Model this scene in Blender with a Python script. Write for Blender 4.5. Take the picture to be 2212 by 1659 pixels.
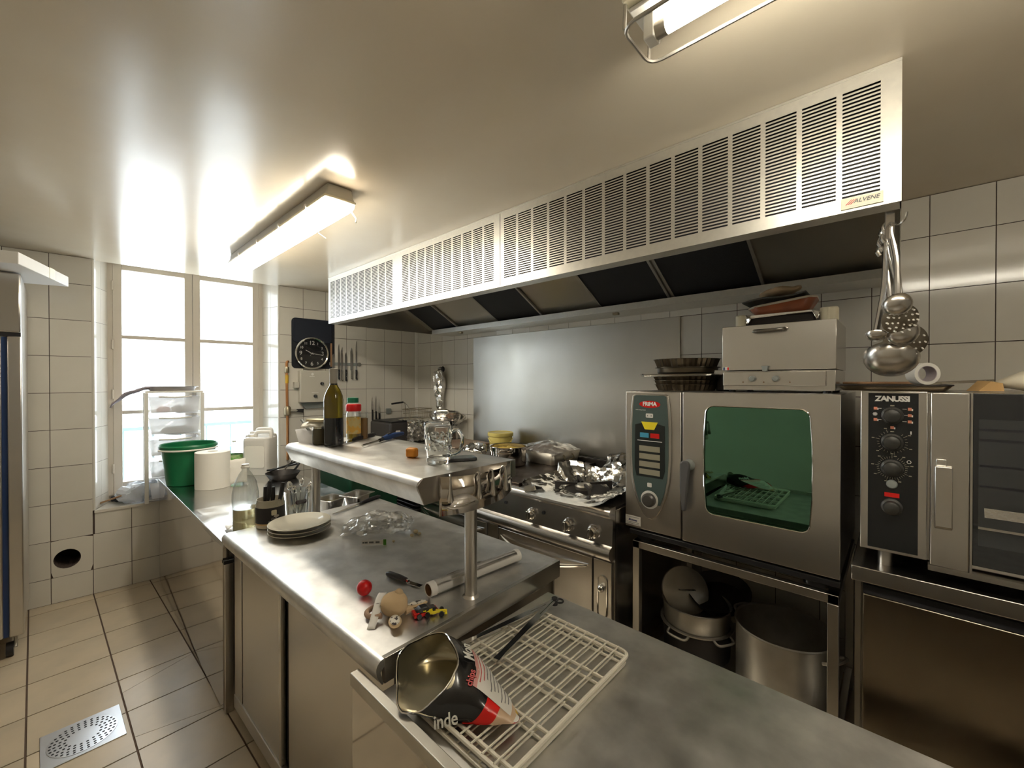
import bpy, bmesh, math, random
from mathutils import Vector, Matrix, noise

random.seed(7)
for o in list(bpy.data.objects):
    bpy.data.objects.remove(o)
SC = bpy.context.scene
COL = SC.collection
PI = math.pi

# ------------------------------------------------------------------ camera
CAM = Vector((4.0308, -2.7640, 1.5191))
FPX, AYAW, PITCH = 901.54, math.radians(47.1827), math.radians(-0.385)
FWD0 = Vector((-math.cos(AYAW), math.sin(AYAW), 0))
RGT = Vector((math.sin(AYAW), math.cos(AYAW), 0))
FWD = FWD0 * math.cos(PITCH) + Vector((0, 0, 1)) * math.sin(PITCH)
UPV = RGT.cross(FWD)
cd = bpy.data.cameras.new('camera')
cd.sensor_width = 36.0
cd.lens = FPX / 2212 * 36.0
cd.clip_start = 0.02
cam = bpy.data.objects.new('camera', cd)
COL.objects.link(cam)
cam.matrix_world = Matrix((
    (RGT.x, UPV.x, -FWD.x, CAM.x), (RGT.y, UPV.y, -FWD.y, CAM.y),
    (RGT.z, UPV.z, -FWD.z, CAM.z), (0, 0, 0, 1)))
SC.camera = cam

# ------------------------------------------------------------------ world, sun, exposure
SC.view_settings.view_transform = 'Standard'
SC.view_settings.look = 'None'
SC.view_settings.gamma = 1.0
SC.view_settings.use_curve_mapping = False
SC.view_settings.exposure = 0.25
W = bpy.data.worlds.new('world')
SC.world = W
W.use_nodes = True
bg = W.node_tree.nodes['Background']
bg.inputs[0].default_value = (0.80, 0.90, 1.0, 1)
bg.inputs[1].default_value = 11.0
sd = bpy.data.lights.new('sun', 'SUN')
sd.energy = 26.0
sd.angle = 0.006
sd.color = (1.0, 0.96, 0.88)
sun = bpy.data.objects.new('sun', sd)
COL.objects.link(sun)
sun.rotation_euler = Vector((0.80, 0.10, -0.60)).to_track_quat('-Z', 'Y').to_euler()
sun.location = (-4, -2, 5)
pd = bpy.data.lights.new('window_portal', 'AREA')     # sampling portal for the sky light in the window opening
pd.shape = 'RECTANGLE'
pd.size, pd.size_y = 1.0, 1.8
pd.cycles.is_portal = True
portal = bpy.data.objects.new('window_portal', pd)
COL.objects.link(portal)
portal.location = (-0.42, -2.0, 1.55)
portal.rotation_euler = Vector((0.998, -0.069, 0)).to_track_quat('-Z', 'Z').to_euler()

LAMP = 27.0            # tube radiance
LAMPCOL = (1.0, 0.92, 0.76)

# ------------------------------------------------------------------ pixel -> point (2212x1659 frame)
CEIL = 2.388
BA = math.radians(3.9287)
BV = Vector((-math.sin(BA), -math.cos(BA), 0))     # along the window wall, away from the corner
BN = Vector((math.cos(BA), -math.sin(BA), 0))      # its inward normal

def at(px, py, **k):
    r = FWD * FPX + RGT * (px - 1106) - UPV * (py - 829.5)
    (ax, v), = k.items()
    if ax == 'B':
        t = (v - CAM.dot(BN)) / r.dot(BN)
    else:
        i = 'XYZ'.index(ax)
        t = (v - CAM[i]) / r[i]
    return CAM + r * t

def wb(u, z, d=0.0):
    """point on the window wall: u along it from the corner, height z, d into the room"""
    p = BV * u + BN * d
    return Vector((p.x, p.y, z))

# ------------------------------------------------------------------ materials
MATS = {}
def mat(name, col, rough=0.5, metal=0.0, spec=0.5, var=None, bump=None, rand=0.0, emit=0.0,
        trans=0.0, ior=1.45, alpha=1.0, coat=0.0, rvar=None, stretch=(1, 1, 1), ecol=None, aniso=0.0):
    if name in MATS:
        return MATS[name]
    m = bpy.data.materials.new(name)
    m.use_nodes = True
    nt = m.node_tree
    b = nt.nodes['Principled BSDF']
    b.inputs['Base Color'].default_value = (*col, 1)
    b.inputs['Roughness'].default_value = rough
    b.inputs['Metallic'].default_value = metal
    b.inputs['Specular IOR Level'].default_value = spec
    b.inputs['IOR'].default_value = ior
    b.inputs['Transmission Weight'].default_value = trans
    b.inputs['Alpha'].default_value = alpha
    b.inputs['Coat Weight'].default_value = coat
    b.inputs['Anisotropic'].default_value = aniso
    if emit:
        b.inputs['Emission Color'].default_value = (*(ecol or col), 1)
        b.inputs['Emission Strength'].default_value = emit
    L = nt.links
    tc = nt.nodes.new('ShaderNodeTexCoord')
    mp = nt.nodes.new('ShaderNodeMapping')
    mp.inputs['Scale'].default_value = stretch
    L.new(tc.outputs['Object'], mp.inputs['Vector'])
    def nz(scale, detail=4):
        n = nt.nodes.new('ShaderNodeTexNoise')
        n.inputs['Scale'].default_value = scale
        n.inputs['Detail'].default_value = detail
        L.new(mp.outputs['Vector'], n.inputs['Vector'])
        return n
    src = None
    if var:
        scale, c2 = var[0], var[1]
        n = nz(scale)
        rp = nt.nodes.new('ShaderNodeValToRGB')
        lo, hi = (var[2], var[3]) if len(var) > 3 else (0.35, 0.65)
        rp.color_ramp.elements[0].position = lo
        rp.color_ramp.elements[1].position = hi
        rp.color_ramp.elements[0].color = (*col, 1)
        rp.color_ramp.elements[1].color = (*c2, 1)
        L.new(n.outputs['Fac'], rp.inputs['Fac'])
        src = rp.outputs['Color']
        L.new(src, b.inputs['Base Color'])
    if rand:
        oi = nt.nodes.new('ShaderNodeObjectInfo')
        mr = nt.nodes.new('ShaderNodeMapRange')
        mr.inputs['To Min'].default_value = 1 - rand
        mr.inputs['To Max'].default_value = 1 + rand
        L.new(oi.outputs['Random'], mr.inputs['Value'])
        mx = nt.nodes.new('ShaderNodeMix')
        mx.data_type = 'RGBA'
        mx.blend_type = 'MULTIPLY'
        mx.inputs[0].default_value = 1.0
        if src:
            L.new(src, mx.inputs[6])
        else:
            mx.inputs[6].default_value = (*col, 1)
        L.new(mr.outputs['Result'], mx.inputs[7])
        L.new(mx.outputs[2], b.inputs['Base Color'])
    if rvar:
        n = nz(rvar[0])
        mr = nt.nodes.new('ShaderNodeMapRange')
        mr.inputs['From Min'].default_value = 0.3
        mr.inputs['From Max'].default_value = 0.7
        mr.inputs['To Min'].default_value = rvar[1]
        mr.inputs['To Max'].default_value = rvar[2]
        L.new(n.outputs['Fac'], mr.inputs['Value'])
        L.new(mr.outputs['Result'], b.inputs['Roughness'])
    if bump:
        n = nz(bump[0], 3)
        bp = nt.nodes.new('ShaderNodeBump')
        bp.inputs['Strength'].default_value = bump[1]
        bp.inputs['Distance'].default_value = bump[2] if len(bump) > 2 else 0.01
        L.new(n.outputs['Fac'], bp.inputs['Height'])
        L.new(bp.outputs['Normal'], b.inputs['Normal'])
    MATS[name] = m
    return m

def glass_mat(name, col, refl=0.05, rough=0.0):
    """thin sheet: transparent body with a Fresnel gloss"""
    m = bpy.data.materials.new(name)
    m.use_nodes = True
    nt = m.node_tree
    for n in list(nt.nodes):
        nt.nodes.remove(n)
    out = nt.nodes.new('ShaderNodeOutputMaterial')
    tr = nt.nodes.new('ShaderNodeBsdfTransparent')
    tr.inputs[0].default_value = (*col, 1)
    gl = nt.nodes.new('ShaderNodeBsdfGlossy')
    gl.inputs['Roughness'].default_value = rough
    fr = nt.nodes.new('ShaderNodeLayerWeight')
    fr.inputs['Blend'].default_value = 0.25
    mr = nt.nodes.new('ShaderNodeMapRange')
    mr.inputs['To Min'].default_value = refl
    mr.inputs['To Max'].default_value = 0.7
    mx = nt.nodes.new('ShaderNodeMixShader')
    nt.links.new(fr.outputs['Facing'], mr.inputs['Value'])
    nt.links.new(mr.outputs['Result'], mx.inputs[0])
    nt.links.new(tr.outputs[0], mx.inputs[1])
    nt.links.new(gl.outputs[0], mx.inputs[2])
    nt.links.new(mx.outputs[0], out.inputs['Surface'])
    MATS[name] = m
    return m

def milky_mat(name, col, clear):
    """thin milky plastic: part see-through, part translucent, with a gloss"""
    m = bpy.data.materials.new(name)
    m.use_nodes = True
    nt = m.node_tree
    for n in list(nt.nodes):
        nt.nodes.remove(n)
    N = nt.nodes.new
    out, tr, tl, df, gl = N('ShaderNodeOutputMaterial'), N('ShaderNodeBsdfTransparent'), N('ShaderNodeBsdfTranslucent'), N('ShaderNodeBsdfDiffuse'), N('ShaderNodeBsdfGlossy')
    for n in (tl, df):
        n.inputs['Color'].default_value = (*col, 1)
    gl.inputs['Roughness'].default_value = 0.15
    a, b, c = N('ShaderNodeMixShader'), N('ShaderNodeMixShader'), N('ShaderNodeMixShader')
    a.inputs[0].default_value, b.inputs[0].default_value, c.inputs[0].default_value = 0.5, 1 - clear, 0.07
    nt.links.new(tl.outputs[0], a.inputs[1]); nt.links.new(df.outputs[0], a.inputs[2])
    nt.links.new(tr.outputs[0], b.inputs[1]); nt.links.new(a.outputs[0], b.inputs[2])
    nt.links.new(b.outputs[0], c.inputs[1]); nt.links.new(gl.outputs[0], c.inputs[2])
    nt.links.new(c.outputs[0], out.inputs['Surface'])
    MATS[name] = m
    return m

M = dict(
    tile=mat('wall_tile_glaze', (0.66, 0.63, 0.56), 0.10, rand=0.035, var=(3, (0.63, 0.595, 0.53))),
    grout=mat('wall_grout', (0.10, 0.07, 0.06), 0.9),
    floort=mat('floor_tile', (0.52, 0.43, 0.31), 0.28, rand=0.07, var=(6, (0.45, 0.38, 0.28)), bump=(40, 0.08, 0.002)),
    floorg=mat('floor_grout', (0.10, 0.065, 0.045), 0.9),
    ceil=mat('ceiling_paint', (0.68, 0.61, 0.49), 0.22, spec=0.6, var=(1.2, (0.62, 0.53, 0.40)), bump=(9, 0.05, 0.01)),
    steel=mat('brushed_steel', (0.60, 0.575, 0.54), 0.30, 1.0, spec=0.5),
    steelh=mat('brushed_steel_horizontal', (0.61, 0.585, 0.55), 0.26, 1.0, spec=0.5),
    top=mat('worktop_steel', (0.78, 0.77, 0.75), 0.40, 1.0, rvar=(12, 0.34, 0.46), var=(14, (0.62, 0.61, 0.595), 0.35, 0.65)),
    polish=mat('polished_steel', (0.58, 0.55, 0.52), 0.07, 1.0, rvar=(3, 0.05, 0.11), bump=(2.5, 0.05, 0.02)),
    chrome=mat('chrome', (0.75, 0.74, 0.72), 0.06, 1.0),
    hoodf=mat('hood_front_steel', (0.74, 0.72, 0.66), 0.38, 0.85, var=(60, (0.70, 0.68, 0.63))),
    hoodin=mat('hood_inner_steel', (0.62, 0.59, 0.53), 0.34, 1.0, spec=0.5),
    dark=mat('dark_void', (0.012, 0.012, 0.016), 0.6),
    filt=mat('filter_mesh', (0.035, 0.035, 0.038), 0.5, 0.6, bump=(300, 0.6, 0.003)),
    black=mat('black_plastic', (0.018, 0.018, 0.02), 0.35),
    blackm=mat('black_matte', (0.012, 0.014, 0.02), 0.8),
    iron=mat('cast_iron', (0.035, 0.03, 0.028), 0.5, 0.4),
    darkpan=mat('dark_pan', (0.09, 0.07, 0.045), 0.35, 0.8),
    alu=mat('dull_aluminium', (0.56, 0.54, 0.49), 0.42, 0.9, var=(8, (0.46, 0.43, 0.38))),
    foil=mat('kitchen_foil', (0.86, 0.85, 0.83), 0.16, 1.0, bump=(60, 0.35, 0.004)),
    white=mat('white_plastic', (0.80, 0.78, 0.73), 0.4),
    cream=mat('cream_plastic', (0.78, 0.72, 0.55), 0.35),
    wire=mat('white_coated_wire', (0.74, 0.70, 0.60), 0.35),
    wframe=mat('window_paint', (0.62, 0.56, 0.48), 0.4),
    paper=mat('tissue_paper', (0.86, 0.83, 0.76), 0.9),
    green=mat('green_bucket', (0.005, 0.16, 0.06), 0.35),
    dgreen=mat('dark_green_plastic', (0.006, 0.05, 0.025), 0.4),
    red=mat('red_plastic', (0.62, 0.01, 0.012), 0.3),
    redgloss=mat('red_print', (0.60, 0.012, 0.01), 0.25),
    yellow=mat('yellow_plastic', (0.80, 0.66, 0.20), 0.4),
    yel=mat('yellow_toy', (0.85, 0.70, 0.03), 0.3),
    copper=mat('copper_pipe', (0.62, 0.30, 0.13), 0.35, 0.9),
    brass=mat('dull_brass', (0.34, 0.29, 0.20), 0.4, 0.9),
    greybox=mat('grey_enamel', (0.52, 0.49, 0.42), 0.4),
    greyp=mat('grey_plastic', (0.23, 0.25, 0.24), 0.45),
    orange=mat('orange_rubber', (0.86, 0.33, 0.03), 0.4),
    ceramic=mat('plate_ceramic', (0.62, 0.59, 0.50), 0.12),
    plush=mat('plush_beige', (0.62, 0.46, 0.28), 0.95, bump=(220, 0.4, 0.002)),
    plushp=mat('plush_brown', (0.36, 0.24, 0.17), 0.95, bump=(220, 0.4, 0.002)),
    speck=mat('speckled_cloth', (0.72, 0.68, 0.60), 0.9, var=(90, (0.06, 0.05, 0.05), 0.52, 0.58)),
    card=mat('white_card', (0.78, 0.76, 0.73), 0.6),
    tape=mat('yellowed_tape', (0.72, 0.66, 0.36), 0.4),
    wood=mat('worn_wood', (0.42, 0.26, 0.15), 0.6, var=(6, (0.30, 0.17, 0.09)), stretch=(1, 9, 9)),
    terra=mat('terracotta_dish', (0.36, 0.10, 0.035), 0.4, var=(10, (0.22, 0.06, 0.025))),
    cloth=mat('grey_cloth', (0.10, 0.10, 0.09), 0.85),
    beige=mat('beige_cloth', (0.52, 0.38, 0.24), 0.9, bump=(60, 0.3, 0.005)),
    cardb=mat('cardboard', (0.30, 0.17, 0.09), 0.85),
    potato=mat('mashed_food', (0.80, 0.58, 0.14), 0.6, bump=(120, 0.8, 0.01)),
    oil=mat('olive_oil', (0.30, 0.22, 0.012), 0.05, trans=0.6, ior=1.47),
    oilg=mat('dark_glass', (0.010, 0.012, 0.016), 0.04, coat=0.5),
    glass=mat('clear_glass', (0.96, 0.97, 0.96), 0.02, trans=1.0, ior=1.45),
    film=glass_mat('clear_film', (0.90, 0.90, 0.89), 0.22, 0.10),
    pet=glass_mat('clear_plastic', (0.88, 0.90, 0.90), 0.10, 0.05),
    frost=milky_mat('frosted_plastic', (0.86, 0.84, 0.82), 0.45),
    pane=glass_mat('window_pane_glass', (0.97, 0.98, 0.98), 0.03, 0.0),
    bluep=mat('blue_plastic', (0.02, 0.05, 0.16), 0.35),
    screen=mat('phone_glass', (0.01, 0.02, 0.03), 0.05, coat=1.0),
    blackbag=mat('black_bag_print', (0.010, 0.010, 0.011), 0.2, coat=0.3),
    baglin=mat('silver_bag_lining', (0.42, 0.38, 0.27), 0.24, 0.85),
    bagtan=mat('bag_print_tan', (0.66, 0.50, 0.36), 0.3, var=(14, (0.56, 0.40, 0.27))),
    labelw=mat('label_paper', (0.72, 0.70, 0.66), 0.5),
    ink=mat('grey_ink', (0.16, 0.16, 0.16), 0.6),
    inkred=mat('red_ink', (0.55, 0.10, 0.10), 0.6),
    whitep=mat('white_print', (0.85, 0.84, 0.80), 0.4),
    frimap=mat('teal_grey_panel', (0.065, 0.095, 0.09), 0.35),
    frimad=mat('panel_dark_inset', (0.014, 0.018, 0.018), 0.3),
    lcd=mat('lcd_grey', (0.30, 0.28, 0.21), 0.35),
    blueb=mat('blue_button', (0.06, 0.30, 0.48), 0.35),
    ovenglass=mat('green_oven_glass', (0.11, 0.25, 0.17), 0.015, 1.0),
    blackglass=mat('black_oven_glass', (0.02, 0.022, 0.026), 0.03, 0.3, coat=1.0),
    facade=mat('pale_facade', (0.80, 0.78, 0.74), 0.9),
    teal=mat('painted_rail', (0.30, 0.55, 0.62), 0.5),
    lens=mat('lit_diffuser', (1, 1, 1), 0.4, emit=LAMP, ecol=LAMPCOL),
    tube=mat('lit_tube', (1, 1, 1), 0.4, emit=LAMP * 1.9, ecol=LAMPCOL),
)

# ------------------------------------------------------------------ mesh building
class MB:
    def __init__(s):
        s.v, s.f = [], []
    def add(s, v, f):
        n = len(s.v)
        s.v += [Vector(p) for p in v]
        s.f += [tuple(i + n for i in q) for q in f]
        return s
    def join(s, o):
        return s.add(o.v, o.f)
    def xf(s, m):
        s.v = [m @ p for p in s.v]
        return s
    def move(s, x, y=0, z=0):
        d = Vector((x, y, z)) if not isinstance(x, Vector) else x
        s.v = [p + d for p in s.v]
        return s
    def rot(s, a, ax='Z'):
        return s.xf(Matrix.Rotation(a, 4, ax))
    def scl(s, x, y, z):
        s.v = [Vector((p.x * x, p.y * y, p.z * z)) for p in s.v]
        return s
    def crumple(s, amp, scale, seed=0, zk=1.0):
        o = Vector((seed * 3.1, seed * 1.7, seed * 2.3))
        r = []
        for p in s.v:
            n = noise.noise_vector(p * scale + o) + noise.noise_vector(p * scale * 2.7 + o) * 0.5
            r.append(p + Vector((n.x, n.y, n.z * zk)) * amp)
        s.v = r
        return s

BOXF = [(0, 3, 2, 1), (4, 5, 6, 7), (0, 1, 5, 4), (1, 2, 6, 5), (2, 3, 7, 6), (3, 0, 4, 7)]
def box(x0, x1, y0, y1, z0, z1):
    return MB().add([(x0, y0, z0), (x1, y0, z0), (x1, y1, z0), (x0, y1, z0),
                     (x0, y0, z1), (x1, y0, z1), (x1, y1, z1), (x0, y1, z1)], BOXF)

def quadbox(q, z0, z1):
    """box standing on four xy corners (counter-clockwise)"""
    return prism(q, z0, z1)

def prism(poly, z0, z1):
    n = len(poly)
    v = [(p[0], p[1], z0) for p in poly] + [(p[0], p[1], z1) for p in poly]
    f = [tuple(range(n - 1, -1, -1)), tuple(range(n, 2 * n))]
    f += [(i, (i + 1) % n, n + (i + 1) % n, n + i) for i in range(n)]
    return MB().add(v, f)

def prismY(poly, y0, y1):
    """polygon in x,z extruded along y"""
    m = prism([(p[0], -p[1]) for p in poly], y0, y1)
    return m.xf(Matrix(((1, 0, 0, 0), (0, 0, 1, 0), (0, -1, 0, 0), (0, 0, 0, 1))))

def prismX(poly, x0, x1):
    """polygon in y,z extruded along x"""
    m = prism(poly, x0, x1)
    return m.xf(Matrix(((0, 0, 1, 0), (1, 0, 0, 0), (0, 1, 0, 0), (0, 0, 0, 1))))

def lathe(prof, n=24, cap=True):
    """profile of (r, z) turned about z; open ends closed when r>0"""
    m = MB()
    for r, z in prof:
        m.v += [Vector((r * math.cos(2 * PI * i / n), r * math.sin(2 * PI * i / n), z)) for i in range(n)]
    for k in range(len(prof) - 1):
        for i in range(n):
            j = (i + 1) % n
            m.f.append((k * n + i, k * n + j, (k + 1) * n + j, (k + 1) * n + i))
    if cap:
        m.f.append(tuple(range(n - 1, -1, -1)))
        m.f.append(tuple((len(prof) - 1) * n + i for i in range(n)))
    return m

def cyl(r, z0, z1, n=20):
    return lathe([(r, z0), (r, z1)], n)

def tube(path, r, n=8, closed=False):
    m = MB()
    P = [Vector(p) for p in path]
    K = len(P)
    up = None
    for k, p in enumerate(P):
        a = P[(k - 1) % K] if (closed or k > 0) else p
        b = P[(k + 1) % K] if (closed or k < K - 1) else p
        t = (b - a)
        t = t.normalized() if t.length > 1e-9 else Vector((0, 0, 1))
        if up is None:
            up = Vector((0, 0, 1)) if abs(t.z) < 0.9 else Vector((1, 0, 0))
        s = t.cross(up)
        s = s.normalized() if s.length > 1e-6 else t.orthogonal().normalized()
        up = s.cross(t)
        rr = r[k] if isinstance(r, (list, tuple)) else r
        m.v += [p + (s * math.cos(2 * PI * i / n) + up * math.sin(2 * PI * i / n)) * rr for i in range(n)]
    for k in range(K if closed else K - 1):
        for i in range(n):
            j = (i + 1) % n
            kk = (k + 1) % K
            m.f.append((k * n + i, k * n + j, kk * n + j, kk * n + i))
    if not closed:
        m.f.append(tuple(range(n - 1, -1, -1)))
        m.f.append(tuple((K - 1) * n + i for i in range(n)))
    return m

def bez(pts, n=8):
    """smooth path through points (Catmull-Rom)"""
    P = [Vector(p) for p in pts]
    P = [P[0] * 2 - P[1]] + P + [P[-1] * 2 - P[-2]]
    r = []
    for i in range(1, len(P) - 2):
        for k in range(n):
            t = k / n
            a, b, c, d = P[i - 1], P[i], P[i + 1], P[i + 2]
            r.append(0.5 * ((2 * b) + (c - a) * t + (2 * a - 5 * b + 4 * c - d) * t * t + (3 * b - a - 3 * c + d) * t ** 3))
    r.append(P[-2])
    return r

def sheet(fn, nu, nv, thick=0.0):
    m = MB()
    for j in range(nv + 1):
        for i in range(nu + 1):
            m.v.append(Vector(fn(i / nu, j / nv)))
    for j in range(nv):
        for i in range(nu):
            a = j * (nu + 1) + i
            m.f.append((a, a + 1, a + nu + 2, a + nu + 1))
    return m

def ball(rx, ry, rz, n=16, k=10):
    return lathe([(max(1e-4, math.sin(PI * i / k)), -math.cos(PI * i / k)) for i in range(k + 1)], n, False).scl(rx, ry, rz)

def rrect(w, h, r, n=4, cx=0, cy=0):
    p = []
    for (sx, sy, a0) in ((1, 1, 0), (-1, 1, 90), (-1, -1, 180), (1, -1, 270)):
        for i in range(n + 1):
            a = math.radians(a0 + 90 * i / n)
            p.append((cx + sx * (w / 2 - r) + r * math.cos(a), cy + sy * (h / 2 - r) + r * math.sin(a)))
    return p

def ring(outer, inner, z0, z1):
    """plate between two polygons of equal point count"""
    n = len(outer)
    v = [(p[0], p[1], z0) for p in outer] + [(p[0], p[1], z0) for p in inner]
    v += [(p[0], p[1], z1) for p in outer] + [(p[0], p[1], z1) for p in inner]
    f = []
    for i in range(n):
        j = (i + 1) % n
        f += [(i, n + i, n + j, j), (2 * n + i, 2 * n + j, 3 * n + j, 3 * n + i),
              (i, j, 2 * n + j, 2 * n + i), (n + i, 3 * n + i, 3 * n + j, n + j)]
    return MB().add(v, f)

YZ = Matrix(((1, 0, 0, 0), (0, 0, -1, 0), (0, 1, 0, 0), (0, 0, 0, 1)))   # xy plate -> upright xz plate facing -y

def mesh(name, mb, m, smooth=35):
    me = bpy.data.meshes.new(name)
    me.from_pydata([tuple(p) for p in mb.v], [], mb.f)
    me.materials.append(m)
    if smooth:
        me.shade_smooth()
        me.set_sharp_from_angle(angle=math.radians(smooth))
    me.update()
    return me

def link(name, me, parent=None, loc=(0, 0, 0), bev=0, thick=0, sub=0):
    o = bpy.data.objects.new(name, me)
    COL.objects.link(o)
    o.location = loc
    if parent:
        o.parent = parent
    if thick:
        s = o.modifiers.new('thickness', 'SOLIDIFY')
        s.thickness = thick
        s.offset = 0
    if sub:
        s = o.modifiers.new('sub', 'SUBSURF')
        s.levels = s.render_levels = sub
    if bev:
        b = o.modifiers.new('bevel', 'BEVEL')
        b.width = bev
        b.segments = 2
        b.limit_method = 'ANGLE'
        b.angle_limit = math.radians(40)
    return o

def tag(o, label=None, cat=None, group=None, kind=None):
    for k, v in (('label', label), ('category', cat), ('group', group), ('kind', kind)):
        if v:
            o[k] = v
    return o

class T:
    """one thing: an Empty at its base with parts below it. Part meshes are given in local
    coordinates, or in world coordinates with w=True (only for unrotated things)"""
    def __init__(s, name, label, cat, loc=(0, 0, 0), rz=0, group=None, kind=None, rot=None):
        s.o = bpy.data.objects.new(name, None)
        COL.objects.link(s.o)
        s.o.empty_display_size = 0.05
        s.loc = Vector(loc)
        s.o.location = s.loc
        s.o.rotation_euler = rot or (0, 0, rz)
        tag(s.o, label, cat, group, kind)
    def p(s, name, mb, m, par=None, bev=0, thick=0, w=False, label=None, kind=None, smooth=35, sub=0):
        if w:
            mb.move(-s.loc)
        o = link(name, mesh(name, mb, M[m] if isinstance(m, str) else m, smooth), par or s.o, bev=bev, thick=thick, sub=sub)
        tag(o, label, kind=kind)
        return o

def one(name, label, cat, mb, m, loc=(0, 0, 0), rz=0, group=None, kind=None, bev=0, thick=0, w=False, rot=None, smooth=35, sub=0):
    """a thing that is a single mesh"""
    if w:
        mb.move(-Vector(loc))
    o = link(name, mesh(name, mb, M[m] if isinstance(m, str) else m, smooth), None, loc, bev, thick, sub)
    o.rotation_euler = rot or (0, 0, rz)
    return tag(o, label, cat, group, kind)

def copy_tree(o, parent=None):
    c = o.copy()
    COL.objects.link(c)
    c.parent = parent
    for ch in list(o.children):
        copy_tree(ch, c)
    return c

def textmesh(body, size, ext=0.0006, offset=0.0, shear=0.0, space=1.0):
    cu = bpy.data.curves.new('lettering', 'FONT')
    cu.body = body
    cu.size = size
    cu.extrude = ext
    cu.offset = offset
    cu.shear = shear
    cu.space_character = space
    cu.align_x = 'CENTER'
    cu.align_y = 'CENTER'
    cu.resolution_u = 3
    ob = bpy.data.objects.new('lettering', cu)
    COL.objects.link(ob)
    bpy.context.view_layer.update()
    me = bpy.data.meshes.new_from_object(ob.evaluated_get(bpy.context.evaluated_depsgraph_get()))
    mb = MB().add([v.co.copy() for v in me.vertices], [tuple(p.vertices) for p in me.polygons])
    bpy.data.objects.remove(ob)
    bpy.data.meshes.remove(me)
    return mb

def frame(o, ex, ey):
    """matrix with origin o, x axis ex, y axis ey (orthonormalised)"""
    ex = Vector(ex).normalized()
    ez = ex.cross(Vector(ey)).normalized()
    ey = ez.cross(ex)
    o = Vector(o)
    return Matrix(((ex.x, ey.x, ez.x, o.x), (ex.y, ey.y, ez.y, o.y), (ex.z, ey.z, ez.z, o.z), (0, 0, 0, 1)))

def clip(poly, a, b, c):
    """keep the side a*x+b*y<=c"""
    r = []
    for i, p in enumerate(poly):
        q = poly[(i + 1) % len(poly)]
        dp, dq = a * p[0] + b * p[1] - c, a * q[0] + b * q[1] - c
        if dp <= 0:
            r.append(p)
        if (dp < 0 < dq) or (dq < 0 < dp):
            t = dp / (dp - dq)
            r.append((p[0] + (q[0] - p[0]) * t, p[1] + (q[1] - p[1]) * t))
    return r

# ================================================================== the room
XE, YE = 6.4, -3.95          # far ends of the room behind the camera
corner_l = wb(3.96, 0)       # window wall meets the left wall
room = [(0, 0), (corner_l.x, YE), (XE, YE), (XE, 0)]
FL = T('floor', None, None, (0, 0, 0), kind='structure')
FL.p('screed', prism([(-0.6, 0.2), (-0.6, YE - 0.1), (XE + 0.1, YE - 0.1), (XE + 0.1, 0.2)][::1], -0.05, -0.004), 'floorg')
fa = math.radians(1.707)
fc = 0.30331
e1, e2 = Vector((math.cos(fa), math.sin(fa))) * fc, Vector((-math.sin(fa), math.cos(fa))) * fc
fo = Vector((0.21755, -2.30099))
g = 0.0035
def floor_tile(poly):
    for (a, b, c) in ((-BN.x, -BN.y, 0.0), (0, 1, -0.002), (0, -1, -YE), (1, 0, XE)):
        poly = clip(poly, a, b, c)
        if len(poly) < 3:
            return
    ar = abs(sum(poly[i][0] * poly[(i + 1) % len(poly)][1] - poly[(i + 1) % len(poly)][0] * poly[i][1] for i in range(len(poly)))) / 2
    if ar < 0.0006:
        return
    cx, cy = poly[0]
    link('tile', mesh('tile', prism([(p[0] - cx, p[1] - cy) for p in poly], -0.006, 0), M['floort'], 0), FL.o, (cx, cy, 0))
full = None
for i in range(-4, 22):
    for j in range(-8, 7):
        o = fo + e1 * i - e2 * (j + 1)
        poly = [o + e1 * a + e2 * b for a, b in ((g / fc, g / fc), (1 - g / fc, g / fc), (1 - g / fc, 1 - g / fc), (g / fc, 1 - g / fc))]
        inside = all((p.dot(BN.xy) > 0.001 and YE < p.y < -0.002 and p.x < XE) for p in poly)
        if (i, j) in ((3, 0), (4, 0)):        # two tiles cut obliquely
            A = o + (e1 * 0.30 + e2 * 0.0 if i == 3 else e1 * 0.62)
            Bq = o + e2 + (e1 * -0.02 if i == 3 else e1 * 0.95)
            A, Bq = (o + e1 * 0.42, o + e2 + e1 * 0.06) if i == 3 else (o + e1 * 0.68, o + e2 + e1 * 0.93)
            d = (Bq - A).normalized()
            n = Vector((-d.y, d.x))
            for sgn in (1, -1):
                floor_tile(clip([tuple(p) for p in poly], n.x * sgn, n.y * sgn, n.dot(A) * sgn - 0.0012))
        elif inside:
            if full is None:
                full = mesh('tile', prism([tuple(p - poly[0]) for p in poly], -0.006, 0), M['floort'], 0)
            link('tile', full, FL.o, (poly[0].x, poly[0].y, 0))
        else:
            floor_tile([tuple(p) for p in poly])

# ---- ceiling
CE = one('ceiling', None, None, prism([(-0.02, 0.1), (-0.34, YE - 0.1), (XE + 0.1, YE - 0.1), (XE + 0.1, 0.1)], CEIL, CEIL + 0.1), 'ceil', kind='structure')

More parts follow.
